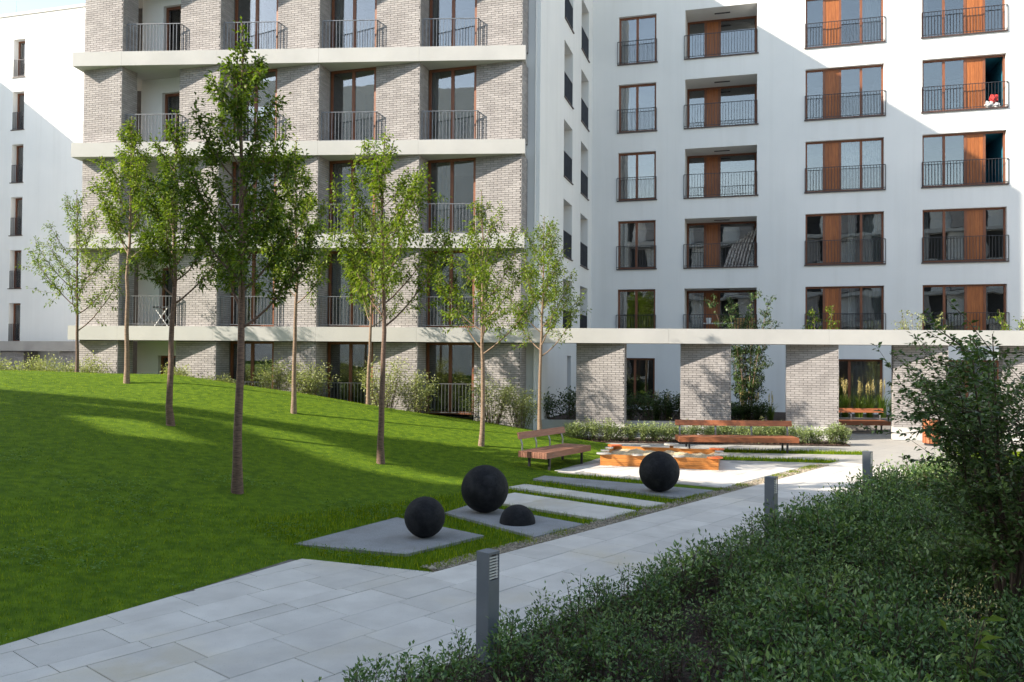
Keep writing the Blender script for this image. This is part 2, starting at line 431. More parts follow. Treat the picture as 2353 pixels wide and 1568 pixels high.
_A = np.block([[_K, _Pm], [_Pm.T, np.zeros((3, 3))]])
_w = np.linalg.solve(_A, np.concatenate([ctrl[:, 2], np.zeros(3)]))
def ground_z(x, y):
    x = np.atleast_1d(np.asarray(x, float)); y = np.atleast_1d(np.asarray(y, float))
    d2 = (x[:, None] - ctrl[None, :, 0]) ** 2 + (y[:, None] - ctrl[None, :, 1]) ** 2
    z = tps(d2) @ _w[:_n] + _w[_n] + x * _w[_n + 1] + y * _w[_n + 2]
    return np.maximum(z, 0.0)
def gz1(x, y): return float(ground_z(x, y)[0])

LAWN_EDGE = [pq(-3.0, 6.84), pq(2.61, 7.86), pq(6.04, 8.68)]      # lawn meets the widened pavement
LAWN = LAWN_EDGE + [pq(6.74, 6.88), pq(6.86, 7.15), pq(14.95, 7.18), pq(14.95, 7.28), pq(14.46, 10.86), (1.0, 18.0), (2.05, 19.6), (2.45, 21.2), (2.85, 23.9), (1.76, 24.5),
    (0.3, 25.2), (-4, 25.9), (-8, 26.1), (-14, 26.2), (-26, 28), (-30, 20), (-24, 8), (-12, 2)]
PADS = {  # grey rubber and concrete pads let into the lawn, path coordinates
    'pad_a': [(6.50, 9.26), (7.10, 7.75), (8.57, 7.75), (8.62, 9.62)],
    'pad_b': [(8.98, 7.18), (10.16, 7.18), (10.25, 9.55), (9.39, 9.35)],
    'strip_c': [(10.62, 7.18), (11.62, 7.18), (11.58, 9.80), (10.72, 9.72)],
    'strip_d': [(12.03, 7.18), (12.54, 7.18), (12.42, 10.40), (12.1, 10.3)],
    'pad_e': [(13.19, 7.22), (14.40, 7.22), (13.72, 10.72), (13.19, 10.6)],
}

gb = MB(); gb.quad((-400, -300, -0.08), (400, -300, -0.08), (400, 700, -0.08), (-400, 700, -0.08))
tag(obj('ground', gb, M['farground']), 'flat pale ground around the housing court', kind='structure')

st_ = 0.3
gx = np.arange(-30, 4.2, st_); gy = np.arange(1.5, 29, st_)
X, Y = np.meshgrid(gx, gy)
Zl = ground_z(X.ravel(), Y.ravel()).reshape(X.shape) - 0.025
V = np.column_stack([X.ravel(), Y.ravel(), Zl.ravel()])
nxg = len(gx); F = []
for j in range(len(gy) - 1):
    for i in range(nxg - 1):
        a = j * nxg + i
        cx, cy = gx[i] + st_ / 2, gy[j] + st_ / 2
        q_ = -cx * math.cos(PA) + cy * math.sin(PA)
        if q_ < 6.6: continue
        F.append((a, a + 1, a + nxg + 1, a + nxg))
lawn = link('lawn', np_mesh('lawn', V, np.array(F), smooth=True), M['turf']); tag(lawn, 'green grassy mound rising to the left of the path', kind='structure')

# path: bedding with every slab a piece of its own
pathb = MB()
pathb.prism([pq(-3, 4.76), pq(26, 4.76), pq(26, 6.915), pq(6.72, 6.915), pq(6.05, 8.68), pq(2.6, 7.87), pq(-3, 6.85)], -0.06, -0.016)
path = obj('path', pathb, M['joint']); tag(path, 'pale paved path running diagonally through the court', kind='structure')
def slab(parent, poly, ztop, name='paving_slab', m=None):
    c = np.mean(np.array(poly), 0)
    mb = MB(); mb.prism([(p[0] - c[0], p[1] - c[1]) for p in poly], -0.045, 0.0)
    # slightly eased top edge
    me = mb.mesh(name); o = link(name, me, m or M['slab'], parent); o.location = (c[0], c[1], ztop)
    return o
slab_mesh = {}
def rect_slab(parent, p0, p1, q0, q1, ztop, m=None):
    key = (round(p1 - p0, 3), round(q1 - q0, 3), (m or M['slab']).name)
    if key not in slab_mesh:
        w, d = p1 - p0, q1 - q0; e = 0.004
        mb = MB(); fr = WORLD
        o0 = [(-w / 2, -d / 2), (w / 2, -d / 2), (w / 2, d / 2), (-w / 2, d / 2)]
        lo = [(x, y, -0.045) for x, y in o0]; mid = [(x, y, -e) for x, y in o0]; top = [(x - e * np.sign(x), y - e * np.sign(y), 0) for x, y in o0]
        V = lo + mid + top; F = [(8, 9, 10, 11)]
        for k in range(4):
            j = (k + 1) % 4; F += [(k, j, 4 + j, 4 + k), (4 + k, 4 + j, 8 + j, 8 + k)]
        mb.add(V, F); slab_mesh[key] = mb.mesh('paving_slab')
    o = link('paving_slab', slab_mesh[key], m or M['slab'], parent)
    c = pq((p0 + p1) / 2, (q0 + q1) / 2); o.location = (c[0], c[1], ztop); o.rotation_euler = (0, 0, math.pi / 2 - PA)
    return o
rs = random.Random(3)
ROWS = [(4.76, 5.27, 4.64), (5.27, 5.81, 4.83), (5.81, 6.345, 4.98), (6.345, 6.905, 4.98 + 0.12), (6.905, 7.155, 4.17), (7.155, 7.70, 5.57), (7.70, 8.24, 5.77), (8.24, 8.80, 5.3)]
g = 0.004
nslab = 0
for ri, (q0, q1, off) in enumerate(ROWS):
    L = 0.735
    p = off - L * 10
    while p < (20.2 if ri < 4 else 7.0):
        p0, p1 = p, p + L; p += L
        if p1 < 0.2: continue
        dz = rs.uniform(-0.0015, 0.0015)
        if ri < 4:
            rect_slab(path, p0 + g, p1 - g, q0 + g, q1 - g, dz); nslab += 1
        else:
            poly = [(p0 + g, q0 + g), (p1 - g, q0 + g), (p1 - g, q1 - g), (p0 + g, q1 - g)]
            poly = clip_half(poly, (6.08, 8.70), (6.76, 6.90))[::-1] if False else poly
            # cut by the front edge of the lawn and by the lawn boundary
            def cut(poly, a, b, keep):
                r = clip_half(poly, a, b) if keep else clip_half(poly, b, a)
                return r
            poly = cut(poly, (6.76, 6.90), (6.08, 8.70), False)
            for a, b in (((-3.0, 6.9), (2.61, 7.92)), ((2.61, 7.92), (6.08, 8.75))):
                if len(poly) > 2: poly = cut(poly, a, b, True)
            if len(poly) > 2 and area(poly) > 0.004:
                slab(path, [pq(*t) for t in poly], dz); nslab += 1

# gravel strip between path and lawn pads
gs = MB(); gs.prism([pq(6.80, 6.917), pq(19.79, 6.917), pq(19.79, 7.179), pq(6.9, 7.179)], -0.06, -0.012)
tag(obj('gravel_strip', gs, M['gravelbed']), 'narrow strip of tan gravel edging the path', kind='structure')
rng = np.random.default_rng(5)
n = 5200
pp = 6.85 + 13 * rng.random(n) ** 1.25; qq = rng.uniform(6.925, 7.22, n)
c = pp[:, None] * Pv + qq[:, None] * Qv
rad = rng.uniform(0.008, 0.02, n); rad[0] = 0.05; c[0] = pq(6.86, 7.02)
octv = np.array([(1, 0, 0), (0, 1, 0), (-1, 0, 0), (0, -1, 0), (0, 0, 0.7), (0, 0, -0.7)], float)
octf = np.array([(0, 1, 4), (1, 2, 4), (2, 3, 4), (3, 0, 4), (1, 0, 5), (2, 1, 5), (3, 2, 5), (0, 3, 5)])
V = (octv[None] * rad[:, None, None] * rng.uniform(0.7, 1.3, (n, 1, 3)) + np.column_stack([c, rad * 0.3 - 0.01])[:, None, :]).reshape(-1, 3)
F = (octf[None] + 6 * np.arange(n)[:, None, None]).reshape(-1, 3)
tag(link('gravel', np_mesh('gravel', V, F, np.repeat(rng.random(n), 8)), M['gravel']), 'loose tan pebbles along the path edge', 'gravel', kind='stuff')

# pads
def pad(name, key, m, label, z):
    mb = MB(); mb.prism([pq(*t) for t in PADS[key]], -0.06, z)
    return tag(obj(name, mb, m), label, kind='structure')
pad('rubber_pad', 'pad_a', M['rubber'], 'grey rubber pad in the lawn under the smaller black ball', 0.012)
pad('rubber_pad', 'pad_b', M['rubber'], 'grey rubber pad under the largest black ball and the dome', 0.012)
pad('rubber_pad', 'pad_e', M['rubber'], 'long grey rubber pad under the black ball nearest the sandbox', 0.012)
for key, lab, step in (('strip_c', 'wider strip of pale slabs set in the lawn beside the dome', 0.87), ('strip_d', 'narrow strip of pale slabs set in the lawn before the third ball', 0.62)):
    P4 = PADS[key]
    mb = MB(); mb.prism([pq(*t) for t in P4], -0.07, -0.012)
    stp = tag(obj('stepping_strip', mb, M['joint']), lab, kind='structure')
    q = 7.18
    while q < 10.4:
        poly = [(P4[0][0], q + g), (P4[1][0], q + g), (P4[1][0], q + step - g), (P4[0][0], q + step - g)]
        # trim by the slanted inner end
        a, b_ = P4[2], P4[3]
        poly = [t for t in clip_half([(t[0], t[1]) for t in poly], a, b_)] if False else poly
        t_end = (P4[2][1] + P4[3][1]) / 2
        poly = [(x, min(y, t_end)) for x, y in poly]
        if poly[2][1] - poly[0][1] > 0.1: slab(stp, [pq(*t) for t in poly], 0.016)
        q += step

# plaza round the sandbox and up to the buildings
pl = MB(); pl.prism([pq(14.95, 7.20), pq(14.46, 10.90), (1.0, 17.95), (1.2, 19), (2.0, 21), (2.6, 24.1), (2.6, 40), (40, 34), (40, 5), pq(19.8, 4.74), pq(19.8, 7.20)], -0.07, -0.012)
plaza = tag(obj('plaza', pl, M['plaza']), 'pale paved play area around the sandbox below the pillars', kind='structure')
pd2 = MB(); pd2.prism([pq(2, -6), pq(19.8, -6), pq(19.8, 4.74), pq(-3, 4.74), pq(-3, -3)], -0.07, -0.03)
bed = tag(obj('planting_bed', pd2, M['soil']), 'dark mulched planting bed right of the path', kind='structure')
q = 7.27; k = 0
while q < 11.0:
    q1 = q + 0.55; p = 14.98 - (q - 7.27) * 0.12 + (0.3 if k % 2 else 0.0)
    rect_first = p
    p0 = 14.98 - (q - 7.27) * 0.125
    for j in range(5):
        e = p + 0.735
        if e > p0 + 0.15: rect_slab(plaza, round(max(p, p0), 3) + g, round(e, 3) - g, q + g, q1 - g, rs.uniform(-0.002, 0.001))
        p = e
    q = q1; k += 1

GS1 = [(4.95, 20.50), (7.65, 19.98), (8.10, 20.45), (5.1, 21.1)]          # grass strips in the plaza
GS2 = [(5.35, 22.1), (9.25, 21.75), (9.65, 22.35), (5.5, 22.8)]
RL = [(11.2, 19.2), (16.5, 17.0), (18.5, 21.0), (12.2, 23.4)]
for poly, lab in ((GS1, 'short grass strip in the paving right of the sandbox'), (GS2, 'long grass strip in the paving under the long bench'), (RL, 'sunlit grass patch beyond the large shrub')):
    mb = MB(); mb.prism(poly, -0.06, -0.006); tag(obj('lawn', mb, M['turf']), lab, kind='structure')
hb = MB(); hb.prism([(1.5, 24.45), (9.75, 23.85), (9.95, 25.1), (1.3, 25.9)], -0.06, 0.02)
tag(obj('planting_bed', hb, M['soil']), 'mulch strip under the low hedge before the pillars', kind='structure')

# grass blades
def blades(xy, z, h, w, rng, lean=0.5):
    n = len(xy); a = rng.uniform(0, 2 * math.pi, n)
    s = np.column_stack([np.cos(a), np.sin(a), np.zeros(n)])
    h = h * rng.uniform(0.55, 1.25, n); base = np.column_stack([xy, z - 0.03])
    la = rng.uniform(0, 2 * math.pi, n); lm = np.abs(rng.normal(0, lean, n))
    tip = base + np.column_stack([np.cos(la) * lm * h, np.sin(la) * lm * h, h + 0.02])
    V = np.stack([base - s * (w / 2)[:, None], base + s * (w / 2)[:, None], tip], 1).reshape(-1, 3)
    return V, np.arange(3 * n).reshape(n, 3)
rng = np.random.default_rng(11)
N = 3400000
gxr = rng.uniform(-15.5, 3.2, N); gyr = rng.uniform(4.6, 25.5, N)
dist = np.hypot(gxr, gyr)
dens = np.minimum(2000, 2000 * (9.0 / np.maximum(dist, 4)) ** 1.7)
keep = rng.random(N) < dens / (N / (18.7 * 20.9))
keep &= (gxr > -0.66 * gyr - 1.5)
gxr, gyr = gxr[keep], gyr[keep]
keep = in_poly(gxr + rng.normal(0, 0.022, len(gxr)), gyr + rng.normal(0, 0.022, len(gxr)), LAWN)
for k_, P4 in PADS.items():
    ins = in_poly(gxr, gyr, [pq(*t) for t in P4]); keep &= ~ins
gxr, gyr = gxr[keep], gyr[keep]
zz = ground_z(gxr, gyr) - 0.025
dist = np.hypot(gxr, gyr)
hh = np.where(dist < 13, 0.042, 0.029)
ppv = gxr * Pv[0] + gyr * Pv[1]; qqv = gxr * Qv[0] + gyr * Qv[1]
stripz = (ppv > 6.4) & (ppv < 15) & (qqv < 10.4)
hh[stripz] = 0.085
V, F = blades(np.column_stack([gxr, gyr]), zz, hh, 0.0075 * np.maximum(1, dist / 8.5), rng)
tone = np.clip(rng.normal(0.42, 0.26, len(F)), 0, 1)
parts = [(V, F)]; tones = [tone]
n = 9000; pg = rng.uniform(6.9, 19.5, n); qg = 7.22 - 0.26 * rng.random(n) ** 1.6
k = np.sin(pg * 5.3 + np.sin(pg * 2.1) * 2) + rng.normal(0, 0.5, n) > 0.35; pg, qg = pg[k], qg[k]
xy = pg[:, None] * Pv + qg[:, None] * Qv                                    # tufts creeping into the gravel
parts.append(blades(xy, np.zeros(len(xy)), np.full(len(xy), 0.05), np.full(len(xy), 0.011), rng)); tones.append(np.clip(rng.normal(0.5, 0.25, len(xy)), 0, 1))
for poly in (GS1, GS2, RL):
    x0, x1 = min(p[0] for p in poly), max(p[0] for p in poly); y0, y1 = min(p[1] for p in poly), max(p[1] for p in poly)
    n = int((x1 - x0) * (y1 - y0) * 700)
    x = rng.uniform(x0, x1, n); y = rng.uniform(y0, y1, n); k = in_poly(x, y, poly); x, y = x[k], y[k]
    parts.append(blades(np.column_stack([x, y]), np.zeros(len(x)), np.full(len(x), 0.085), np.full(len(x), 0.017), rng)); tones.append(np.clip(rng.normal(0.5, 0.2, len(x)), 0, 1))
V, F = join(parts)
tag(link('grass', np_mesh('grass', V, F, np.concatenate(tones)), M['grass']), 'short mown grass covering the mound and strips', 'grass', kind='stuff')
# clover patches near the path
n = 9000
cx = rng.uniform(-8, -1.5, n); cy = rng.uniform(5, 14, n)
cl = np.sin(cx * 2.1 + 1.3 * np.sin(cy * 1.7)) + np.sin(cy * 2.7 + cx) + rng.normal(0, 0.5, n)
k = in_poly(cx, cy, LAWN) & (cl > 0.55)
for P4 in PADS.values(): k &= ~in_poly(cx, cy, [pq(*t) for t in P4])
cx, cy = cx[k], cy[k]; n = len(cx)
a = rng.uniform(0, 6.28, n); P_, D_ = [], []
for j in range(3):
    P_.append(np.column_stack([cx, cy, ground_z(cx, cy) + 0.022 + rng.uniform(0, 0.02, n)])); D_.append(np.column_stack([np.cos(a + j * 2.09), np.sin(a + j * 2.09), np.full(n, 0.1)]))
V, F = leaf_quads(rng, np.concatenate(P_), np.concatenate(D_), 0.026, 0.026, 0.1, 0.0)
tag(link('clover', np_mesh('clover', V, F, rng.random(len(F))), M['clover']), 'dark clover patches in the lawn near the path', 'clover', kind='stuff')
# mulch chips
n = 16000
pm = rng.uniform(2.5, 15, n); qm = 4.72 - 5.5 * rng.random(n) ** 1.4
xy = pm[:, None] * Pv + qm[:, None] * Qv
k = xy[:, 0] < 0.72 * xy[:, 1] + 1; xy = xy[k]; n = len(xy)
xh = np.column_stack([rng.uniform(1.6, 9.8, 2500), np.zeros(2500)]); xh[:, 1] = 24.3 - (xh[:, 0] - 1.6) * 0.072 + rng.uniform(0.02, 1.0, 2500)
pos = np.concatenate([np.column_stack([xy, rng.uniform(-0.028, 0.004, n)]), np.column_stack([xh, np.full(2500, 0.03)])])
n = len(pos); dv = np.column_stack([rng.normal(0, 1, (n, 2)), rng.normal(0, 0.25, n)])
V, F = leaf_quads(rng, pos, dv, np.concatenate([np.full(n - 2500, 0.05), np.full(2500, 0.09)]), 0.022, 0.3, 0.0)
tag(link('mulch', np_mesh('mulch', V, F, rng.random(len(F))), M['mulch']), 'brown bark mulch on the planting beds', 'mulch', kind='stuff')

# ------------------------------------------------------------------ building pieces
def wall_open(mb, fr, x0, x1, z0, z1, y, openings, depth):
    """Flat wall at local y with rectangular openings and their reveals."""
    xs = sorted({x0, x1} | {o[0] for o in openings} | {o[1] for o in openings})
    zs = sorted({z0, z1} | {o[2] for o in openings} | {o[3] for o in openings})
    for i in range(len(xs) - 1):
        for j in range(len(zs) - 1):
            cx, cz = (xs[i] + xs[i + 1]) / 2, (zs[j] + zs[j + 1]) / 2
            if any(o[0] < cx < o[1] and o[2] < cz < o[3] for o in openings): continue
            mb.quad(fr.p(xs[i], y, zs[j]), fr.p(xs[i + 1], y, zs[j]), fr.p(xs[i + 1], y, zs[j + 1]), fr.p(xs[i], y, zs[j + 1]))
    for o in openings:
        d = o[4] if len(o) > 4 else depth
        a, b, c, e = o[:4]
        mb.quad(fr.p(a, y, c), fr.p(a, y, e), fr.p(a, y + d, e), fr.p(a, y + d, c))
        mb.quad(fr.p(b, y, c), fr.p(b, y + d, c), fr.p(b, y + d, e), fr.p(b, y, e))
        mb.quad(fr.p(a, y, e), fr.p(b, y, e), fr.p(b, y + d, e), fr.p(a, y + d, e))
        mb.quad(fr.p(a, y, c), fr.p(a, y + d, c), fr.p(b, y + d, c), fr.p(b, y, c))

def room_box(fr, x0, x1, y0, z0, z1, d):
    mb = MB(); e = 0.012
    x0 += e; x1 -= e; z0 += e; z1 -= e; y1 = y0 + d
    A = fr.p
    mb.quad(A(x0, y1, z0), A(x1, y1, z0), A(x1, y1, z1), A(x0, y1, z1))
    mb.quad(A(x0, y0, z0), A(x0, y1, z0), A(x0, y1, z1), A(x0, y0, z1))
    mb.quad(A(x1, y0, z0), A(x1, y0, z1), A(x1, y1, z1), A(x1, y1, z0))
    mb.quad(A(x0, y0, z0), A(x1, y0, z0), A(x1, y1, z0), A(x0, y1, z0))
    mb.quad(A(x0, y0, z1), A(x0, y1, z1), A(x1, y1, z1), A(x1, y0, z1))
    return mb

def curtain_mb(fr, x0, x1, y, z0, z1, seed, waves=7, amp=0.035):
    mb = MB(); n = waves * 6; r = random.Random(seed); ph = r.uniform(0, 6)
    prev = None
    for i in range(n + 1):
        t = i / n; x = x0 + (x1 - x0) * t; yy = y + amp * math.sin(t * waves * 6.28 + ph + math.sin(t * 9) * 0.8)
        if prev: mb.quad(fr.p(prev[0], prev[1], z0), fr.p(x, yy, z0), fr.p(x, yy, z1), fr.p(prev[0], prev[1], z1))
        prev = (x, yy)
    return mb

def window(parent, fr, x0, x1, z0, z1, y, layout, fw=0.07, room=None, rd=2.4, curtains=(), seed=0):
    """layout: list of (kind, width share). The window mesh is the wooden frame; panes, panels, room and curtains hang under it."""
    tot = sum(w for _, w in layout); fb = MB(); fd = 0.075
    fb.box(fr, x0, x1, y, y + fd, z1 - fw, z1); fb.box(fr, x0, x1, y, y + fd, z0, z0 + fw)
    fb.box(fr, x0, x0 + fw, y + 0.001, y + fd - 0.001, z0 + fw, z1 - fw); fb.box(fr, x1 - fw, x1, y + 0.001, y + fd - 0.001, z0 + fw, z1 - fw)
    xs = [x0 + fw * 0.5]
    for k, w in layout: xs.append(xs[-1] + (x1 - x0 - fw) * w / tot)
    for xm in xs[1:-1]: fb.box(fr, xm - fw * 0.62, xm + fw * 0.62, y + 0.002, y + fd - 0.002, z0 + fw, z1 - fw)
    w_ = obj('window', fb, M['framewood'], parent)
    for i, (k, _) in enumerate(layout):
        a, b = xs[i] + fw * 0.5, xs[i + 1] - fw * 0.5
        if k == 'pane':
            pb = MB(); pb.box(fr, a, b, y + 0.03, y + 0.05, z0 + fw, z1 - fw, skip=('b', 't', 'l', 'r')); obj('pane', pb, M['glass'], w_)
        elif k == 'panel':
            n = 4
            for j in range(n):
                pb = MB(); e = (b - a) / n
                pb.box(fr, a + e * j + 0.002, a + e * (j + 1) - 0.002, y + 0.018 + 0.0015 * (j % 2), y + 0.06, z0 + fw - 0.01, z1 - fw + 0.01, tone=random.Random(seed * 7 + j + i).random())
                obj('panel_board', pb, M['panelwood'], w_)
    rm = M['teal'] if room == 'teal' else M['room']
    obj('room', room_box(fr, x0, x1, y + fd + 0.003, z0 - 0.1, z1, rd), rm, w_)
    for (ca, cb_, mk) in curtains:
        cx0, cx1 = x0 + (x1 - x0) * ca, x0 + (x1 - x0) * cb_
        obj('curtain', curtain_mb(fr, cx0 + 0.03, cx1 - 0.03, y + 0.2, z0 + 0.04, z1 - 0.05, seed, max(3, int((cx1 - cx0) * 7))), M[mk], w_)
    return w_

def railing(parent, path_pts, z0, z1, m, gap=0.11, bar=0.014, rail=0.035, name='railing', low=0.07):
    mb = MB()
    for a, b in zip(path_pts[:-1], path_pts[1:]):
        a = np.array(a, float); b = np.array(b, float); L = np.linalg.norm(b - a)
        A = lambda t, z: np.array([*(a + (b - a) * t)[:2], z])
        mb.bar(A(0, z1 - 0.01), A(1, z1 - 0.01), rail, 0.02); mb.bar(A(0, z0 + low), A(1, z0 + low), 0.02, 0.02)
        n = max(2, int(round(L / gap)))
        for i in range(n + 1):
            mb.bar(A(i / n, z0 + (0.0 if i in (0, n) else low + 0.011)), A(i / n, z1 - 0.021), bar * (1.5 if i in (0, n) else 1), bar * (1.5 if i in (0, n) else 1))
    return obj(name, mb, m, parent)

# bricks -------------------------------------------------------------
BP, BH, BL, BT = 0.0705, 0.0585, 0.25, 0.014
brick_meshes = {}
def brick_mesh(L, tone_i, depth=BT):
    key = (round(L, 3), tone_i)
    if key not in brick_meshes:
        mb = MB(); mb.box(WORLD, 0, L, 0, depth, 0, BH, tone=(tone_i + 0.5) / 8, skip=('k',)); brick_meshes[key] = mb.mesh('brick')
    return brick_meshes[key]
class Bricks:
    def __init__(s): s.items = []
    def face(s, fr, x0, x1, z0, z1, y, seed, phase=0):
        """Running bond on a face: bricks proud of local plane y, outwards -y."""
        r = random.Random(seed); nrow = int((z1 - z0) / BP); zoff = z0 + (z1 - z0 - nrow * BP) / 2
        for k in range(nrow):
            xs = x0 - BL * (0.5 if (k + phase) % 2 else 0.0)
            xs += r.uniform(-0.008, 0.008)
            while xs < x1 - 0.01:
                a, b = max(xs, x0), min(xs + BL - 0.011, x1)
                xs += BL
                if b - a < 0.03: continue
                s.items.append((fr, a, b - a, y - BT + r.uniform(-0.0012, 0.0012), zoff + k * BP + 0.006, r.randrange(8)))
    def build(s, parent, eye=(0, 0, EYE), limit=300):
        e = np.array(eye)
        def size(it):
            c = it[0].p(it[1] + it[2] / 2, it[3], it[4])
            d = c - e; nrm = -it[0].y
            return it[2] * abs(float(d @ nrm)) / float(d @ d) ** 1.5 * (1 if abs(d[0]) < 0.6 * d[1] and abs(d[2]) < 0.43 * d[1] else 0)
        s.items.sort(key=size, reverse=True)
        off = origin_of(parent)
        for fr, x, L, y, z, t in s.items[:limit]:
            o = link('brick', brick_mesh(L, t), M['brick'], parent)
            o.location = tuple(fr.p(x, y, z) - off); o.rotation_euler = (0, 0, -fr.ang)
        mb = MB()
        for fr, x, L, y, z, t in s.items[limit:]:
            mb.box(fr, x, x + L, y, y + BT, z, z + BH, tone=(t + 0.5) / 8, skip=('k',))
        if mb.v:
            o = obj('brickwork', mb, M['brick'], parent); o['kind'] = 'stuff'

# ------------------------------------------------------------------ brick apartment building with stepped bays
AB = math.radians(3.56)                       # line of the floor bands
BANDF = Frame((0, 26.123, 0), AB)
AF = math.radians(16.5)                       # piers and windows
PITCH = 3.293
C5 = np.array([0.25, 26.21, 0])
bdir = BANDF.x
def corner(k): return C5 + bdir * PITCH * (k - 5)
FACE, STEP, PIERW = 3.209, 0.737, 1.53
TOP = 21.6
FL = [3.411 + 3 * k for k in range(4)]        # top of each band = floor
WF = Frame((10, 34.584, 0), math.radians(15.903))     # white building facade axes
WX0 = -6.79                                   # plane of the side wall, = corner of the L
brickb = thing('brick_apartment_building', 'apartment building with pale brick piers, white floor bands and angled balconies behind the young trees', 'building', (-6, 27, 0))
bricks = Bricks()
bands = []
xl = (np.array([-14.53, 0]) - 0)[0] / math.cos(AB)
for k in range(5):
    zt = 3.411 + 3 * k
    # panels of the band end at joints
    cuts = [-14.56, -12.9, -9.7, -6.33, -3.06, 0.36]
    for a, b in zip(cuts[:-1], cuts[1:]):
        mb = MB(); mb.box(BANDF, a + (0.004 if a > -14 else 0), b, 0, 2.6, zt - 0.462, zt, skip=())
        obj('floor_band', mb, M['band'], brickb)
pier_core = MB()
levels = [(0.0, 2.949, 0.62)] + [(f, f + 2.538, f) for f in FL]
for k in range(1, 6):
    fr = Frame(corner(k), AF)
    for li, (za, zb, zf) in enumerate(levels):
        mb = MB(); mb.box(fr, -PIERW, 0, 0, 1.3 if k > 1 else 0.70, za, zb - 0.002); obj('pier', mb, M['mortar'], brickb)
        bricks.face(fr, -PIERW, 0.0, za, zb, 0.0, k * 10 + li)
        # reveal on the right of the pier: face running away from the viewer
        rf = Frame(fr.p(0, -BT + 0.002), AF - math.pi / 2)           # x axis runs along local +y, outward is local +x
        bricks.face(rf, 0.0, STEP + BT - 0.05, za, zb, 0.0, k * 10 + li + 500, 1)
for k in range(1, 6):
    fr = Frame(corner(k), AF)
    for li, (za, zb, zf) in enumerate(levels):
        if k == 1: continue
        seed = k * 10 + li
        if k == 2:
            # loggia: set-back white wall, lintel and window
            y0 = 0.62; mb = MB()
            mb.box(fr, -FACE - 0.4, -2.74, y0, y0 + 0.5, zf, zb - 0.003); mb.box(fr, -2.74, -1.2, y0, y0 + 0.5, zb - 0.50, zb - 0.003)
            obj('loggia_wall', mb, M['whiteb'], brickb)
            window(brickb, fr, -2.74, -1.25, zf, zb - 0.50, y0 + 0.14, [('pane', 1), ('pane', 1)], 0.085, seed=seed, curtains=((0.05, 0.5, 'curtain'),) if li == 4 else ())
            mb = MB(); mb.box(fr, -1.8, -1.45, y0 - 0.03, y0, zb - 0.42, zb - 0.30); obj('wall_lamp', mb, M['darkmetal'], brickb)
        else:
            cu = ()
            if li == 1: cu = ((0.0, 0.32, 'curtain'), (0.55, 0.95, 'curtain'))
            if li == 2 and k == 5: cu = ((0.1, 0.55, 'curtain'),)
            rc = random.Random(seed * 13 + 1)
            if not cu and li != 0 and rc.random() < 0.7: cu = ((0.02, rc.uniform(0.1, 0.3), 'curtain'), (rc.uniform(0.7, 0.9), 0.98, 'curtain'))[:rc.choice((1, 2))]
            window(brickb, fr, -FACE + 0.01, -PIERW - 0.005, zf, zb - 0.004, 0.03, [('pane', 1), ('pane', 1)], 0.085, seed=seed, curtains=cu)
        # railing: along the band edge then back to the pier
        if li > 0:
            a = corner(k - 1) + fr.y * 0.16 + fr.x * 0.03
            b = a + bdir * 1.80
            t = (fr.p(0, -BT - 0.005) - b) @ fr.y
            c = b + fr.y * t
            railing(brickb, [a, b, c], zf, zf + 1.0, M['galv'])
        elif k > 2:
            a = corner(k - 1) + fr.y * 0.30 + fr.x * 0.03; b = fr.p(-PIERW, -0.12)
            railing(brickb, [a, b], zf, zf + 1.0, M['galv'])
# set-back brick strip at the left end and the tower above
mb = MB(); fl = Frame(corner(1), AF)
mb.box(fl, -PIERW - 0.62, -PIERW - 0.002, 1.1, 3.0, 0, TOP); obj('return_wall', mb, M['mortar'], brickb)
bricks.face(fl, -PIERW - 0.62, -PIERW - 0.0, 0, 15, 1.1, 77)
for k in range(5):
    mb = MB(); mb.box(fl, -PIERW - 0.66, -PIERW - 0.04, 1.0, 1.1 - BT - 0.004, 3.411 + 3 * k - 0.9, 3.411 + 3 * k - 0.3); obj('balcony_slab', mb, M['band'], brickb)
bricks.build(brickb)
mb = MB(); f5 = Frame(corner(5), AF); mb.box(f5, -0.25, 0.42, STEP - 0.02, 2.0, 0, TOP - 0.32); obj('side_wall', mb, M['white'], brickb)
# side wall: white, with slit windows, running back to the corner of the L
SW = Frame(WF.p(WX0, 0), math.radians(15.903) - math.pi / 2)   # x runs back (+w), outward = +u, so local -y is +u
side = MB(); ops = []
for k in range(5):
    for (a, b) in ((-5.77, -4.20), (-2.50, -0.85)):
        ops.append((a, b, 3.30 + 3 * k, 5.45 + 3 * k, 0.42))
ops += [(-8.76, -8.46, 0.35, 2.60, 0.3), (-4.95, -4.25, 0.35, 2.55, 0.3)]
wall_open(side, SW, -10.1, 0.0, 0, TOP, 0.0, ops, 0.42)
obj('side_wall', side, M['white'], brickb)
for i, o in enumerate(ops):
    if i < 10:
        window(brickb, SW, o[0], o[1], o[2], o[3], 0.42, [('pane', 1)], 0.07, seed=i, rd=1.5)
        railing(brickb, [SW.p(o[0], 0.03), SW.p(o[1], 0.03)], o[2], o[2] + 0.98, M['darkmetal'], gap=0.1, bar=0.022, name='railing')
        mb = MB(); mb.box(SW, o[0] - 0.03, o[1] + 0.03, -0.05, 0.40, o[2] - 0.035, o[2] + 0.004); obj('sill', mb, M['sill'], brickb)
    else:
        mb = MB(); mb.box(SW, o[0], o[1], 0.28, 0.31, o[2], o[3]); obj('slot_panel', mb, M['greyband'], brickb)
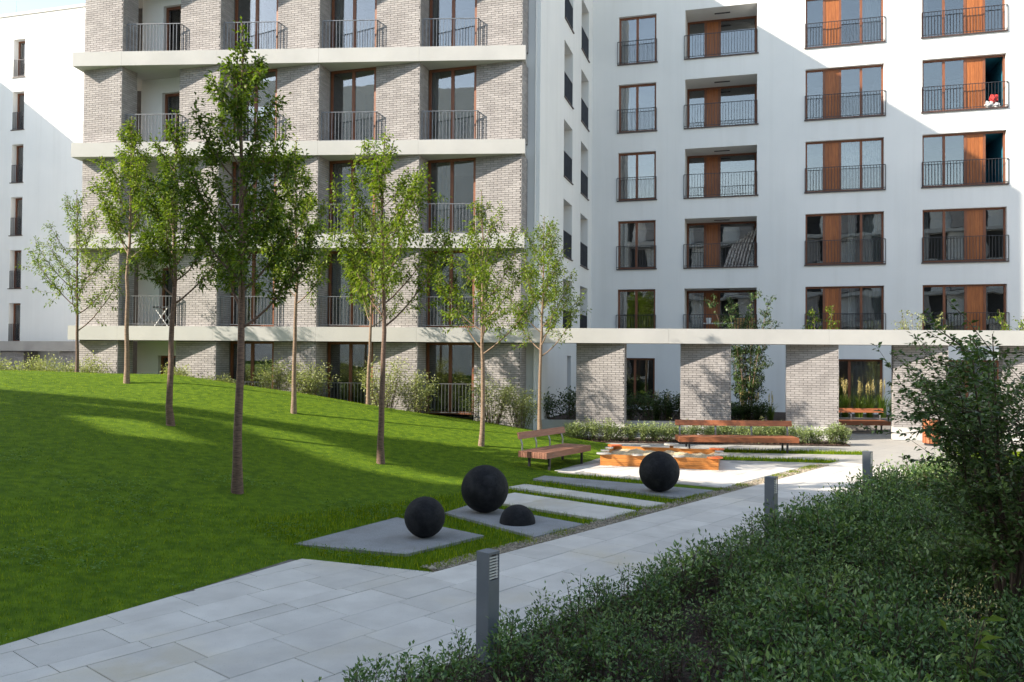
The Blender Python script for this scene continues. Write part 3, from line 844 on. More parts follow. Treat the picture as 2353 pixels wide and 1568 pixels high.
# body behind the facade, seen only from above or the side
body = MB()
a0, a1 = BANDF.p(-14.5, 0.9), BANDF.p(0.1, 0.9)
body.prism([tuple(a0[:2]), tuple(a1[:2]), tuple(SW.p(-9.6, 0.9)[:2]), tuple(SW.p(0, 0.9)[:2]), tuple(SW.p(0, 14)[:2]), (-13.6, 43)], TOP - 0.3, TOP)
obj('roof', body, M['band'], brickb)
up = MB(); up.prism([tuple(BANDF.p(-14.4, -0.45)[:2]), tuple(BANDF.p(0.30, -0.45)[:2]), tuple(SW.p(-10.1, 0.05)[:2]), tuple(SW.p(-9.9, 0.5)[:2]), (-13.9, 31)], 15.42, TOP - 0.31)  # unseen front pushed out past the bands to lengthen the facade shadow
obj('upper_storeys', up, M['white'], brickb)
bk = MB(); bk.prism([(-15.0, 31.5), (-0.9, 30.6), tuple(SW.p(-2.5, 3.2)[:2]), (-13.6, 43)], 0, TOP - 0.31)
obj('core_wall', bk, M['white'], brickb)

# ------------------------------------------------------------------ white apartment building, right
whiteb = thing('white_apartment_building', 'tall white rendered apartment building with wood panelled windows, half in shadow, at right', 'building', tuple(WF.o))
cols = [(-5.62, -3.98, 0.16), (-2.75, 0.22, 1.35), (2.14, 5.13, 0.16), (6.54, 9.52, 0.16), (11.0, 13.98, 0.16)]
ops = []
for r in range(6):
    for (a, b, d) in cols: ops.append((a, b, 3.36 + 3 * r, 5.47 + 3 * r, d))
gops = [(-5.75, -3.99, 0.45, 2.48, 0.2), (2.6, 5.09, 0.45, 2.5, 0.2), (7.0, 9.3, 0.45, 2.5, 0.2)]
wb = MB(); wall_open(wb, WF, WX0, 17.0, 0, TOP, 0.0, ops + gops, 0.16)
obj('facade_wall', wb, M['white'], whiteb)
FOIL = {(2, 2)}
for r in range(6):
    zb, zt = 3.36 + 3 * r, 5.47 + 3 * r
    for ci, (a, b, d) in enumerate(cols):
        seed = r * 7 + ci
        sm = MB(); sm.box(WF, a - 0.05, b + 0.06, -0.06, d - 0.002, zb - 0.045, zb + 0.004); obj('sill', sm, M['sill'], whiteb)
        if ci == 0:
            window(whiteb, WF, a, b, zb + 0.01, zt, d, [('pane', 1), ('pane', 1.05)], 0.085, seed=seed, curtains=((0.02, 0.3, 'curtain'),) if r in (1, 3) else ())
            railing(whiteb, [WF.p(a - 0.05, -0.035), WF.p(b + 0.02, -0.035)], zb, zb + 1.0, M['darkmetal'], gap=0.115)
        elif ci == 1:
            window(whiteb, WF, a, b, zb + 0.01, zt, d, [('pane', 1.0), ('panel', 0.8), ('pane', 2.05)], 0.09, seed=seed, curtains=((0.0, 0.3, 'curtain'),) if r == 0 else ())
            railing(whiteb, [WF.p(a - 0.04, -0.03), WF.p(b + 0.0, -0.03)], zb, zb + 1.0, M['darkmetal'], gap=0.115)
            lb = MB(); lb.box(WF, a + 1.2, a + 1.85, 0.62, 0.70, zt - 0.03, zt - 0.004); obj('ceiling_lamp', lb, M['darkmetal'], whiteb)
        else:
            lay = [('pane', 1.0), ('panel', 0.88), ('pane', 1.15), ('pane', 1.15)] if ci == 2 else [('pane', 1.15), ('pane', 1.15), ('panel', 1.0), ('pane', 1.05)]
            if ci == 3 and r in (2, 3): lay[3] = ('open', 1.05)
            cu = ()
            if (r, ci) == (2, 2): cu = ((0.45, 0.72, 'foil'), (0.73, 0.99, 'foil'))
            if (r, ci) in ((1, 2), (0, 2)): cu = ((0.72, 0.99, 'curtain'), (0.55, 0.66, 'curtain'))
            if ci == 3 and r in (1, 4): cu = ((0.0, 0.1, 'curtain'),)
            rc = random.Random(seed * 11 + 5)
            if not cu and not (ci == 3 and r in (2, 3)) and rc.random() < 0.6: cu = ((rc.uniform(0.62, 0.75), 0.98, 'curtain'),) if ci == 2 else ((0.02, rc.uniform(0.12, 0.3), 'curtain'),)
            window(whiteb, WF, a, b, zb + 0.01, zt, d, lay, 0.075, room='teal' if (ci == 3 and r in (2, 3)) else None, seed=seed, curtains=cu)
            railing(whiteb, [WF.p(a - 0.02, -0.035), WF.p(b + 0.05, -0.035)], zb, zb + 1.0, M['darkmetal'], gap=0.115)
for i, o in enumerate(gops):
    window(whiteb, WF, o[0], o[1], o[2], o[3], 0.2, [('pane', 1), ('pane', 1)], 0.085, seed=90 + i, curtains=((0.5, 1.0, 'curtain'),) if i else ())
mb = MB(); mb.box(WF, WX0 - 8, 17.0, 3.9, 14, 0, TOP - 0.31); obj('core_wall', mb, M['white'], whiteb)
mb = MB(); mb.box(WF, WX0 - 0.3, 17.0, 0.01, 14, TOP - 0.3, TOP); obj('roof', mb, M['band'], whiteb)

# things kept on the balconies
lz = 3.37
cr = thing('wooden_crate', 'tan slatted wooden crate standing on the lowest loggia above the beam', 'crate', tuple(WF.p(-0.30, 0.45, lz)), WF.ang)
for i in range(7):
    mb = MB(); mb.box(WORLD, -0.42 + i * 0.125, -0.42 + i * 0.125 + 0.085, -0.02, 0, 0.0, 0.80, tone=(i * 0.37) % 1); link('slat', mb.mesh('slat'), M['crate'], cr)
mb = MB(); mb.box(WORLD, -0.45, 0.45, -0.04, 0.3, 0.80, 0.84); link('lid', mb.mesh('lid'), M['crate'], cr)
mb = MB(); mb.box(WORLD, -0.42, 0.41, 0.02, 0.3, 0.02, 0.79); link('back', mb.mesh('back'), M['void'], cr)
tb = thing('balcony_table', 'narrow pale table on the lowest loggia beside the wooden crate', 'table', tuple(WF.p(-1.35, 0.55, lz)), WF.ang)
mb = MB(); mb.box(WORLD, -0.62, 0.62, -0.25, 0.25, 0.60, 0.64); link('table_top', mb.mesh('table_top'), M['cloth'], tb)
for sx in (-0.56, 0.56):
    mb = MB(); mb.bar((sx, -0.2, 0), (sx, -0.2, 0.6), 0.03); mb.bar((sx, 0.2, 0), (sx, 0.2, 0.6), 0.03); link('leg', mb.mesh('leg'), M['darkmetal'], tb)
V, F = tube([(0, 0, 0), (0, 0, 0.1), (0, 0, 0.22)], [0.09, 0.11, 0.12], 12)
pot = link('flower_pot', np_mesh('flower_pot', np.concatenate([V, [(0, 0, 0.2)]]), F), M['cloth']); pot.location = tuple(WF.p(-1.75, 0.5, lz + 0.64)); tag(pot, 'small white pot at the left end of the loggia table', 'pot')
rr = random.Random(8)
lg = thing('log_stack', 'rough birch logs leaning in the corner of the second loggia', 'logs', tuple(WF.p(-0.2, 0.9, 6.37)), WF.ang)
for i in range(7):
    x = -0.62 + i * 0.14
    V, F = tube([(x - 0.28, -0.25 + rr.uniform(-.1, .1), 0), (x - 0.05, 0.1, 0.8 + 0.1 * i / 3), (x + 0.10 + 0.02 * i, 0.35, 1.1 + 0.12 * i)], [0.06, 0.055, 0.05], 7)
    link('log', np_mesh('log', V, F), M['log'], lg)
bun = thing('laundry_bundle', 'red and white bundle on the sunny upper balcony with the teal room', 'laundry', tuple(WF.p(9.05, 0.12, 12.38)), WF.ang)
for nm, mk, (x, z, s) in (('white_cloth', 'cloth', (-0.12, 0.12, 0.16)), ('red_cloth', 'red', (0.05, 0.36, 0.17)), ('white_cloth', 'cloth', (0.16, 0.1, 0.13))):
    bpy_m = bpy.data.meshes.new(nm); import bmesh
    bm = bmesh.new(); bmesh.ops.create_icosphere(bm, subdivisions=2, radius=s)
    for vv in bm.verts: vv.co *= 1 + 0.22 * math.sin(vv.co.x * 40 + vv.co.z * 33)
    bm.to_mesh(bpy_m); bm.free()
    o = link(nm, bpy_m, M[mk], bun); o.location = (x, 0.0, z)
bx = MB(); bx.box(WF, 7.62, 7.92, 0.28, 0.5, 12.42, 12.75); tag(obj('storage_box', bx, M['bluebox']), 'pale blue box behind the glass of the sunny upper window', 'box')
fr2 = Frame(corner(2), AF)
ft = thing('folding_table', 'small dark folding table with crossed legs on the lowest loggia of the brick building', 'table', tuple(fr2.p(-2.05, 0.05, 3.412)), AF)
mb = MB(); mb.box(WORLD, -0.32, 0.32, -0.2, 0.2, 0.62, 0.66); link('table_top', mb.mesh('table_top'), M['darkmetal'], ft)
for s in (-1, 1):
    mb = MB(); mb.bar((-0.26, 0.17 * s, 0), (0.26, 0.17 * s, 0.62), 0.025); mb.bar((0.26, 0.15 * s, 0), (-0.26, 0.15 * s, 0.62), 0.025); link('leg', mb.mesh('leg'), M['cloth'], ft)
mb = MB(); mb.box(fr2, -2.75, -2.35, -0.1, 0.15, 3.412, 3.58); tag(obj('balcony_box', mb, M['seatgrey']), 'low pale box beside the folding table on the brick building loggia', 'box')

# ------------------------------------------------------------------ colonnade beam and pillars, right of the brick building
colon = thing('colonnade', 'row of pale brick pillars carrying a long concrete beam before the white building', 'colonnade', (10, 26, 0))
cb = Bricks()
joints = [0.364, 4.9, 9.8, 14.7, 19.6, 24]
for a, b in zip(joints[:-1], joints[1:]):
    mb = MB(); mb.box(BANDF, a + 0.004, b, 0.0, 1.05, 2.949, 3.411); obj('beam', mb, M['band'], colon)
for k in range(6, 12):
    fr = Frame(corner(k), AF)
    mb = MB(); mb.box(fr, -PIERW, -BT, 0, 0.45, 0.40, 2.947); obj('pillar', mb, M['mortar'], colon)
    mb = MB(); mb.box(fr, -PIERW - 0.03, 0.03, -BT - 0.03, 0.50, 0, 0.40); obj('plinth', mb, M['band'], colon)
    cb.face(fr, -PIERW, 0.0, 0.40, 2.947, 0.0, 300 + k)
    rf = Frame(fr.p(-BT, -BT + 0.002), AF - math.pi / 2); cb.face(rf, 0.0, 0.46, 0.40, 2.947, 0.0, 400 + k, 1)
    lf = Frame(fr.p(-PIERW, 0.45), AF + math.pi / 2); cb.face(lf, 0.0, 0.46, 0.40, 2.947, 0.0, 430 + k, 1)
cb.build(colon)
# planter walls behind the pillars
def planter(label, segs, h):
    r = thing('planter_wall', label, 'planter', (segs[0][0], segs[0][1], 0))
    for (x0, y0, x1, y1) in segs:
        mb = MB(); L = math.hypot(x1 - x0, y1 - y0); fr = Frame((x0, y0, 0), -math.atan2(y1 - y0, x1 - x0))
        n = max(1, int(L / 2.4))
        for i in range(n):
            mb = MB(); mb.box(fr, L * i / n + 0.004, L * (i + 1) / n - 0.004, 0, 0.18, 0, h); obj('wall_panel', mb, M['greyband'] if h > 0.45 else M['band'], r)
    return r
planter('low concrete planter wall behind the low hedge', [(0.6, 27.25, 9.6, 26.75)], 0.43)
planter('grey concrete planter wall behind the far bench', [(9.7, 28.95, 17.5, 28.35)], 0.46)
for poly, nm in (([(0.8, 27.4), (9.6, 26.95), (9.9, 31.5), (3.0, 35)], 'raised planting behind the low planter wall'), ([(9.75, 29.1), (17.5, 28.55), (18, 31), (10, 33)], 'raised planting behind the far bench')):
    mb = MB(); mb.prism(poly, 0.0, 0.38); tag(obj('planting_bed', mb, M['soil']), nm, kind='structure')

# ------------------------------------------------------------------ far left white building
LF = Frame((-28, 46.56, 0), math.radians(15.903))
leftb = thing('white_apartment_building', 'white apartment building with one column of narrow windows at the left edge', 'building', tuple(LF.o))
ops = [(-0.48, 0.34, 0.14 + 3 * k, 2.31 + 3 * k, 0.45) for k in range(1, 7)]
mb = MB(); wall_open(mb, LF, -9.6, 13.0, 0, 21.65, 0.0, ops, 0.45); obj('facade_wall', mb, M['white'], leftb)
for i, o in enumerate(ops):
    window(leftb, LF, o[0], o[1], o[2], o[3], 0.32, [('pane', 1)], 0.09, seed=i, rd=1.6)
    railing(leftb, [LF.p(o[0], 0.02), LF.p(o[1] - 0.0, 0.02)], o[2], o[2] + 1.0, M['darkmetal'], gap=0.1, bar=0.018)
    sm = MB(); sm.box(LF, o[0] - 0.08, o[1] + 0.05, -0.05, 0.31, o[2] - 0.04, o[2] + 0.004); obj('sill', sm, M['sill'], leftb)
mb = MB(); mb.box(LF, -9.7, 13.0, -0.06, 11, 21.66, 21.82); obj('roof', mb, M['band'], leftb)
mb = MB(); mb.box(LF, -9.6, 13.0, 2.2, 10.8, 0, 21.64); obj('core_wall', mb, M['white'], leftb)
mb = MB(); mb.box(LF, -15.5, -6.4, -13.5, -0.002, 0, 21.6); obj('wing', mb, M['white'], leftb)
V, F = tube([LF.p(-0.9, 0.5, 21.8), LF.p(-0.9, 0.5, 22.8)], [0.015, 0.01], 5); o = link('antenna', np_mesh('antenna', V - origin_of(leftb), F), M['galv'], leftb)
lp = thing('entrance_canopy', 'grey concrete canopy beam low on the left white building', 'canopy', tuple(LF.p(0, -1.5, 0)))
for a, b in ((-12, -4.4), (-4.4, 1.2), (1.2, 7)):
    mb = MB(); mb.box(LF, a + 0.005, b, -1.5, -0.01, 2.62, 3.14); obj('beam', mb, M['greyband'], lp)
for a, b in ((0.3, 1.9), (4.3, 5.4)):
    mb = MB(); mb.box(LF, a, b, -1.2, -0.3, 0, 2.61); obj('pillar', mb, M['mortar'], lp)
    bb = Bricks(); bb.face(LF, a, b, 0, 2.6, -1.2, int(a * 10)); bb.build(lp, limit=0)

# ------------------------------------------------------------------ block across the court, behind the viewpoint: throws the foreground shade and shows in the glass
OPP_H = 21.6
sh = np.array(SUN_H) * (OPP_H / math.tan(SUN_EL))
def edge(x, y): return (x - sh[0], y - sh[1])
front = [edge(-42, 18.4), edge(-14, 19.4), edge(-0.8, 20.2), edge(1.2, 18.0), edge(13.5, 12.2), edge(19.0, 9.6)]
opp = thing('courtyard_apartment_block', 'white apartment block left of the viewpoint, out of frame, shading the lawn', 'building', (-30, 4, 0))
def off_poly(d0, d1):
    f = [np.array(p) for p in front]; nn = np.array([-0.40, -0.916])
    return [tuple(p + nn * d0) for p in f] + [tuple(p + nn * d1) for p in f[::-1]]
DECK = OPP_H - 5.2
mb = MB(); mb.prism(off_poly(0, 12), 0, DECK); obj('body', mb, M['white'], opp)
# unseen screen added above the deck; its gaps shape the lit lawn patches
def lerp(a, b, t): return tuple(np.array(a) + (np.array(b) - np.array(a)) * t)
def shade_screen(a, b, z0, z1):
    a = np.array(a); b = np.array(b); t = (b - a) / np.linalg.norm(b - a); nn = np.array([t[1], -t[0]]) * 0.25
    mb = MB(); mb.prism([tuple(a), tuple(b), tuple(b + nn), tuple(a + nn)], z0, z1); obj('shade_screen', mb, M['white'], opp)
GAPS = {1: [(0.0, 0.72, []), (0.72, 0.86, [(1.7, 2.55)]), (0.86, 0.97, [(1.7, 2.55), (3.7, 4.6)]), (0.97, 1.0, [(1.7, 2.55)])],
        2: [(0.0, 0.25, [(1.7, 2.55)]), (0.25, 0.85, [(1.7, 2.55), (3.4, 4.3)]), (0.85, 1.0, [(1.7, 2.55)])],
        3: [(0.0, 0.14, [(1.7, 2.55)]), (0.14, 1.0, [])]}                  # slots cut to throw the lit strip and patches onto the lawn
for i in range(5):
    a, b = front[i], front[i + 1]
    for (ta, tb, sl) in GAPS.get(i, [(0.0, 1.0, [])]):
        zt = OPP_H
        for (za, zb) in sl:
            shade_screen(lerp(a, b, ta), lerp(a, b, tb), OPP_H - za, zt); zt = OPP_H - zb
        shade_screen(lerp(a, b, ta), lerp(a, b, tb), DECK + 0.001, zt)
wmesh = None
opb = thing('courtyard_apartment_block', 'white apartment block behind the viewpoint, out of frame, mirrored in the window panes', 'building', (5, -36, 0))
L = 90.0
fr = Frame((50, -30, 0), math.pi + math.radians(8))     # local -y looks into the court
mb = MB(); mb.box(fr, 0, L, 0, 12, 0, 20.2); obj('body', mb, M['white'], opb)
for k in range(6):
    mb = MB(); mb.box(fr, 0.05, L - 0.05, -1.1, -0.002, 2.95 + 3.1 * k, 3.41 + 3.1 * k); obj('floor_band', mb, M['band'], opb)
    x = 0.8 + (1.6 if k % 2 else 0)
    while x < L - 4:
        if wmesh is None:
            wm = MB(); wm.box(WORLD, 0, 1.7, -0.03, 0.0, 0, 2.45); wmesh = wm.mesh('window')
        o = link('window', wmesh, M['void'], opb); o.location = tuple(fr.p(x, -0.012, 0.42 + 3.1 * k) - origin_of(opb)); o.rotation_euler = (0, 0, -fr.ang)
        pm_ = MB(); pm_.box(fr, x + 1.75, x + 3.3, -0.8, -0.003, 0.42 + 3.1 * k if k else 0, 2.949 + 3.1 * k); obj('pier', pm_, M['brick'], opb)
        x += 5.2

# ------------------------------------------------------------------ street furniture and play objects
def ball(name, label, cat, x, y, r, dome=False):
    bm = bmesh.new(); bmesh.ops.create_uvsphere(bm, u_segments=48, v_segments=32, radius=r)
    if dome:
        bmesh.ops.delete(bm, geom=[v_ for v_ in bm.verts if v_.co.z < -1e-4], context='VERTS')
    else:
        for v_ in bm.verts:                                   # fine moulding seam round the middle
            if abs(v_.co.z) < r * 0.02: v_.co.x *= 1.004; v_.co.y *= 1.004
    me = bpy.data.meshes.new(name); bm.to_mesh(me); bm.free(); me.shade_smooth()
    o = link(name, me, M['ball']); o.location = (x, y, (0.012 if dome else r + 0.010)); tag(o, label, cat, 'black rubber play balls')
ball('rubber_ball', 'largest black rubber ball, just behind the dome', 'ball', -0.418, 13.25, 0.377)
ball('rubber_ball', 'smallest black rubber ball alone on the nearest grey pad', 'ball', -1.182, 11.40, 0.279)
ball('rubber_ball', 'black rubber ball standing in front of the sandbox', 'ball', 2.759, 15.44, 0.374)
ball('rubber_dome', 'low black rubber dome, half a ball, beside the largest ball', 'dome', 0.10, 12.45, 0.270, True)

# bollards, local x along the path
BA = PATHF.ang
def bollard(loc, label):
    t = thing('bollard_light', label, 'bollard', loc, BA, 'grey bollard lights beside the path')
    s = 0.067; H = 0.89
    mb = MB(); mb.box(WORLD, -s, s, -s, s, -0.03, 0.66); mb.box(WORLD, -s, s, s - 0.012, s, 0.66, H - 0.02); mb.box(WORLD, -s, -s + 0.05, -s + 0.012, s - 0.012, 0.66, H - 0.02)
    mb.box(WORLD, -s, -s + 0.012, -s, -s + 0.0119, 0.66, H - 0.02); mb.box(WORLD, s - 0.012, s, -s, -s + 0.0119, 0.66, H - 0.02)
    link('post', mb.mesh('post'), M['bollard'], t)
    mb = MB(); mb.box(WORLD, -s - 0.001, s + 0.001, -s - 0.001, s + 0.001, H - 0.0195, H); link('cap', mb.mesh('cap'), M['bollard'], t)
    mb = MB(); mb.box(WORLD, -s + 0.0505, s - 0.0125, -s + 0.02, s - 0.0125, 0.661, H - 0.021); link('lamp_recess', mb.mesh('lamp_recess'), M['void'], t)
    for i in range(8):
        mb = MB(); mb.box(WORLD, -s + 0.013, s - 0.013, -s + 0.003, -s + 0.019, 0.672 + i * 0.024, 0.682 + i * 0.024); link('louvre', mb.mesh('louvre'), M['fin'], t)
    return t
b1 = bollard((-0.186, 6.885, 0), 'nearest grey bollard light with louvred head beside the path')
dup(b1, (3.55, 11.32, 0), BA, 'middle grey bollard light, behind the shrubs right of the third ball')
dup(b1, (6.24, 14.52, 0), BA, 'farthest grey bollard light, by the long bench and grass strip')

# benches: local x along the seat, -y the front
def bench(name, label, loc, ang, L, depth, m, nslat, nleg):
    t = thing(name, label, 'bench', loc, ang)
    H, TH = 0.41, 0.135; sw = depth / nslat
    for i in range(nslat):
        sl = []
        mb = MB(); mb.box(WORLD, 0, L, i * sw + 0.004, (i + 1) * sw - 0.004, H - TH, H - 0.002 * (i % 2), tone=((i * 53) % 97) / 97); link('slat', mb.mesh('slat'), m, t)
    yb = depth - 0.06
    mb = MB(); fr = Frame((0, yb, 0), 0)
    mb.add([(0, yb + 0.02, 0.665), (L, yb + 0.02, 0.665), (L, yb + 0.06, 0.665), (0, yb + 0.06, 0.665), (0, yb + 0.06, 0.81), (L, yb + 0.06, 0.81), (L, yb + 0.10, 0.81), (0, yb + 0.10, 0.81)],
           [(0, 3, 2, 1), (4, 5, 6, 7), (0, 1, 5, 4), (1, 2, 6, 5), (2, 3, 7, 6), (3, 0, 4, 7)], 0.6)
    link('backrest', mb.mesh('backrest'), m, t)
    for i in range(nleg):
        x = 0.12 + (L - 0.24) * i / (nleg - 1)
        mb = MB()
        for p0, p1 in (((x, yb + 0.03, H - 0.05), (x, yb + 0.03, 0.55)), ((x, yb + 0.03, 0.545), (x, yb + 0.075, 0.67)), ((x, yb + 0.075, 0.665), (x, yb + 0.115, 0.80))):
            mb.bar(p0, p1, 0.045, 0.016, up=(0, 1, 0))
        link('back_support', mb.mesh('back_support'), M['galv'], t)
    for i in range(2 if nleg < 5 else 3):
        x = 0.28 + (L - 0.56) * i / (1 if nleg < 5 else 2)
        for y in (0.10, depth - 0.12):
            mb = MB(); mb.bar((x, y, -0.03), (x, y, H - TH - 0.014), 0.045, 0.045); link('leg', mb.mesh('leg'), M['darkmetal'], t)
        mb = MB(); mb.bar((x, 0.03, H - TH - 0.007), (x, depth - 0.03, H - TH - 0.007), 0.05, 0.014); link('crossbar', mb.mesh('crossbar'), M['darkmetal'], t)
        mb = MB()
        for xx in (x - 0.02, x + 0.02): mb.box(WORLD, xx - 0.006, xx + 0.006, -0.004, 0.005, H - TH * 0.5 - 0.006, H - TH * 0.5 + 0.006)
        link('bolt', mb.mesh('bolt'), M['galv'], t)
    return t
bench('park_bench', 'dark brown slatted bench turned sideways on the lawn left of the sandbox', (0.77, 18.02, 0), math.radians(33.4 - 90), 2.05, 0.74, M['benchbrown'], 12, 4)
bench('park_bench', 'long orange wooden bench behind the sandbox, before the low hedge', (4.45, 21.95, 0), math.radians(1.5), 3.15, 0.66, M['benchwood'], 9, 4)
bench('park_bench', 'orange wooden bench in the recess between two pillars, partly hidden', (9.62, 28.0, 0), math.radians(2.5), 3.15, 0.66, M['benchwood'], 9, 4)

# sandbox
SBA = math.radians(15.2)
sb = thing('sandbox', 'low golden pine sandbox with small board seats along its rim, lit by the sun', 'sandbox', (2.06, 19.2, 0), SBA)
SW_, SD, SH, ST = 2.66, 1.92, 0.26, 0.045
for j in range(3):
    z0, z1 = j * SH / 3 + 0.002, (j + 1) * SH / 3 - 0.003
    for nm, (x0, x1, y0, y1) in enumerate(((0, SW_, 0, ST), (0, SW_, SD - ST, SD), (0, ST, ST + 0.002, SD - ST - 0.002), (SW_ - ST, SW_, ST + 0.002, SD - ST - 0.002))):
        mb = MB(); mb.box(WORLD, x0, x1, y0 + 0.002 * (j % 2), y1 - 0.002 * (j % 2), z0, z1, tone=((j * 5 + nm * 3) % 7) / 7); link('plank', mb.mesh('plank'), M['sandwood'], sb)
def seat_board(cx, cy, nx, ny, r, m):
    n = 14; a0 = math.atan2(ny, nx); pts = [(cx + r * math.cos(a0 - math.pi / 2 + math.pi * i / n), cy + r * math.sin(a0 - math.pi / 2 + math.pi * i / n)) for i in range(n + 1)]
    tx, ty = -ny, nx
    pts += [(cx + tx * r - nx * 0.09, cy + ty * r - ny * 0.09), (cx - tx * r - nx * 0.09, cy - ty * r - ny * 0.09)]
    mb = MB(); mb.prism(pts, SH + 0.001, SH + 0.028); link('seat_board', mb.mesh('seat_board'), m, sb)
for x in (0.85, 1.78): seat_board(x, 0.02, 0, -1, 0.125, M['seatgrey']); seat_board(x, SD - 0.02, 0, 1, 0.125, M['seatgrey'])
for y in (0.65, 1.28): seat_board(0.02, y, -1, 0, 0.11, M['seatgrey']); seat_board(SW_ - 0.02, y, 1, 0, 0.11, M['seatgrey'])
for (cx, cy, m_) in ((0, 0, 'seatgrey'), (SW_, 0, 'seatred'), (0, SD, 'seatred'), (SW_, SD, 'seatred')):
    dx, dy = (0.707 if cx == 0 else -0.707), (0.707 if cy == 0 else -0.707)
    seat_board(cx + dx * 0.10, cy + dy * 0.10, -dx, -dy, 0.17, M[m_])
n = 26; xs = np.linspace(ST, SW_ - ST, n); ys = np.linspace(ST, SD - ST, n); X, Y = np.meshgrid(xs, ys); rg = np.random.default_rng(4)
Zs = 0.15 + 0.035 * np.sin(X * 5.1 + 1) * np.cos(Y * 6.3) + 0.03 * np.sin(X * 11 + Y * 9) + rg.normal(0, 0.010, X.shape) + 0.05 * np.exp(-((X - 0.7) ** 2 + (Y - 1.2) ** 2) * 3)
V = np.column_stack([X.ravel(), Y.ravel(), Zs.ravel()]); F = np.array([(j * n + i, j * n + i + 1, (j + 1) * n + i + 1, (j + 1) * n + i) for j in range(n - 1) for i in range(n - 1)])
link('sand', np_mesh('sand', V, F, smooth=True), M['sand'], sb)
st = thing('play_table', 'small round wooden stool table on a post behind the sandbox', 'stool', (4.05, 20.95, 0))
V, F = tube([(0, 0, -0.02), (0, 0, 0.3)], [0.05, 0.05], 12); link('post', np_mesh('post', V, F), M['sandwood'], st)
mb = MB(); mb.prism([(0.19 * math.cos(i * 0.3927), 0.19 * math.sin(i * 0.3927)) for i in range(16)], 0.3, 0.335); link('table_top', mb.mesh('table_top'), M['seatgrey'], st)
# litter bin
bn = thing('litter_bin', 'orange wooden slatted litter bin half hidden behind the large shrub', 'bin', (12.35, 24.35, 0))
for i in range(14):
    a = i * 2 * math.pi / 14; fr = Frame((0.23 * math.sin(a), -0.23 * math.cos(a), 0), -a)
    mb = MB(); mb.box(fr, -0.043, 0.043, -0.012, 0.012, 0.06, 0.76, tone=(i * 0.31) % 1); link('slat', mb.mesh('slat'), M['benchwood'], bn)
V, F = tube([(0, 0, 0.0), (0, 0, 0.78)], [0.20, 0.21], 18); link('liner', np_mesh('liner', V, F), M['darkmetal'], bn)

# ------------------------------------------------------------------ trees
def spline(pts, n):
    pts = np.array(pts, float); t = np.linspace(0, len(pts) - 1, n); i = np.minimum(t.astype(int), len(pts) - 2); f = (t - i)[:, None]
    return pts[i] * (1 - f) + pts[i + 1] * f

def tree_geom(seed, h, clear, R, d, nlimb, nleaf, leafL, fork=False, up=1.0):
    r = np.random.default_rng(seed)
    n = 16; t = np.linspace(0, 1, n)
    wob = np.cumsum(r.normal(0, 0.012, (n, 2)), 0) * (h / 6); wob[0] = 0
    trunk = np.column_stack([wob, t * h - 0.06])
    rad = d / 2 * (1 - 0.90 * t ** 0.95) + 0.003; rad[0] *= 1.35; rad[1] *= 1.06
    wood = [tube(trunk, rad, 8)]
    twigs = []
    def at(z):
        f = np.interp(z / h, t, np.arange(n)); i = min(int(f), n - 2); return trunk[i] * (1 - (f - i)) + trunk[i + 1] * (f - i), np.interp(z / h, t, rad)
    for i in range(nlimb):
        s = (i + r.uniform(0, 0.6)) / nlimb; z = clear + (h - clear) * 0.90 * s
        p0, r0 = at(z); az = i * 2.39996 + r.uniform(-0.5, 0.5)
        L = R * 1.12 * (1.5 * (1 - s) ** 0.8 + 0.2) * r.uniform(0.75, 1.15)
        e0 = math.radians(r.uniform(28, 42) + 18 * s) * up; e1 = math.radians(r.uniform(58, 78))
        m_ = 8; pts = [p0]
        for j in range(m_):
            e = e0 + (e1 - e0) * (j / m_) ** 0.8; a = az + r.normal(0, 0.10)
            pts.append(pts[-1] + L / m_ * np.array([math.cos(a) * math.cos(e), math.sin(a) * math.cos(e), math.sin(e)]))
        pts = np.array(pts); rl = np.linspace(min(r0 * 0.5, 0.024), 0.003, m_ + 1)
        wood.append(tube(pts, rl, 5)); twigs.append((pts[2:], 1.0, L))
        for j in range(int(6 + L * 6)):
            k = r.uniform(0.22, 0.98) * m_; ki = min(int(k), m_ - 1); q0 = pts[ki] * (1 - (k - ki)) + pts[ki + 1] * (k - ki)
            dr = vnorm(vnorm(pts[ki + 1] - pts[ki]) * 0.7 + r.normal(0, 0.55, 3) + np.array([0, 0, 0.25])); l2 = L * r.uniform(0.16, 0.42) * (1.1 - 0.5 * k / m_)
            q = np.array([q0, q0 + dr * l2 * 0.5 + r.normal(0, 0.02, 3), q0 + dr * l2 + np.array([0, 0, 0.06 * l2])])
            wood.append(tube(q, [0.006, 0.004, 0.002], 3)); twigs.append((q, 1.0, l2 * 1.25))
    top = trunk[int(n * 0.72):]; twigs.append((top, 1.0, 0.9 * (h * 0.28)))
    w = np.array([x[2] for x in twigs]); w = w / w.sum()
    cnt = r.multinomial(nleaf, w); P_, D_ = [], []
    for (pts, _, L), c in zip(twigs, cnt):
        if c == 0: continue
        q = spline(pts, 12); f = r.uniform(0.05, 1, c) ** 0.85 * 11; i = np.minimum(f.astype(int), 10); g_ = (f - i)[:, None]
        base = q[i] * (1 - g_) + q[i + 1] * g_; tg = vnorm(q[i + 1] - q[i])
        rd = vnorm(r.normal(0, 1, (c, 3)))
        P_.append(base + rd * (0.13 * r.random(c) ** 1.3)[:, None]); D_.append(tg * 0.55 + rd * 0.75 + np.array([0, 0, -0.15]))
    P_ = np.concatenate(P_); D_ = np.concatenate(D_)
    LV, LF_ = leaf_quads(r, P_, D_, leafL, leafL * 0.48, 0.18, 0.3)
    tone = np.clip(r.normal(0.5, 0.22, len(LF_)), 0, 1)
    WV, WF_ = join(wood)
    return (WV, WF_), (LV, LF_, tone)

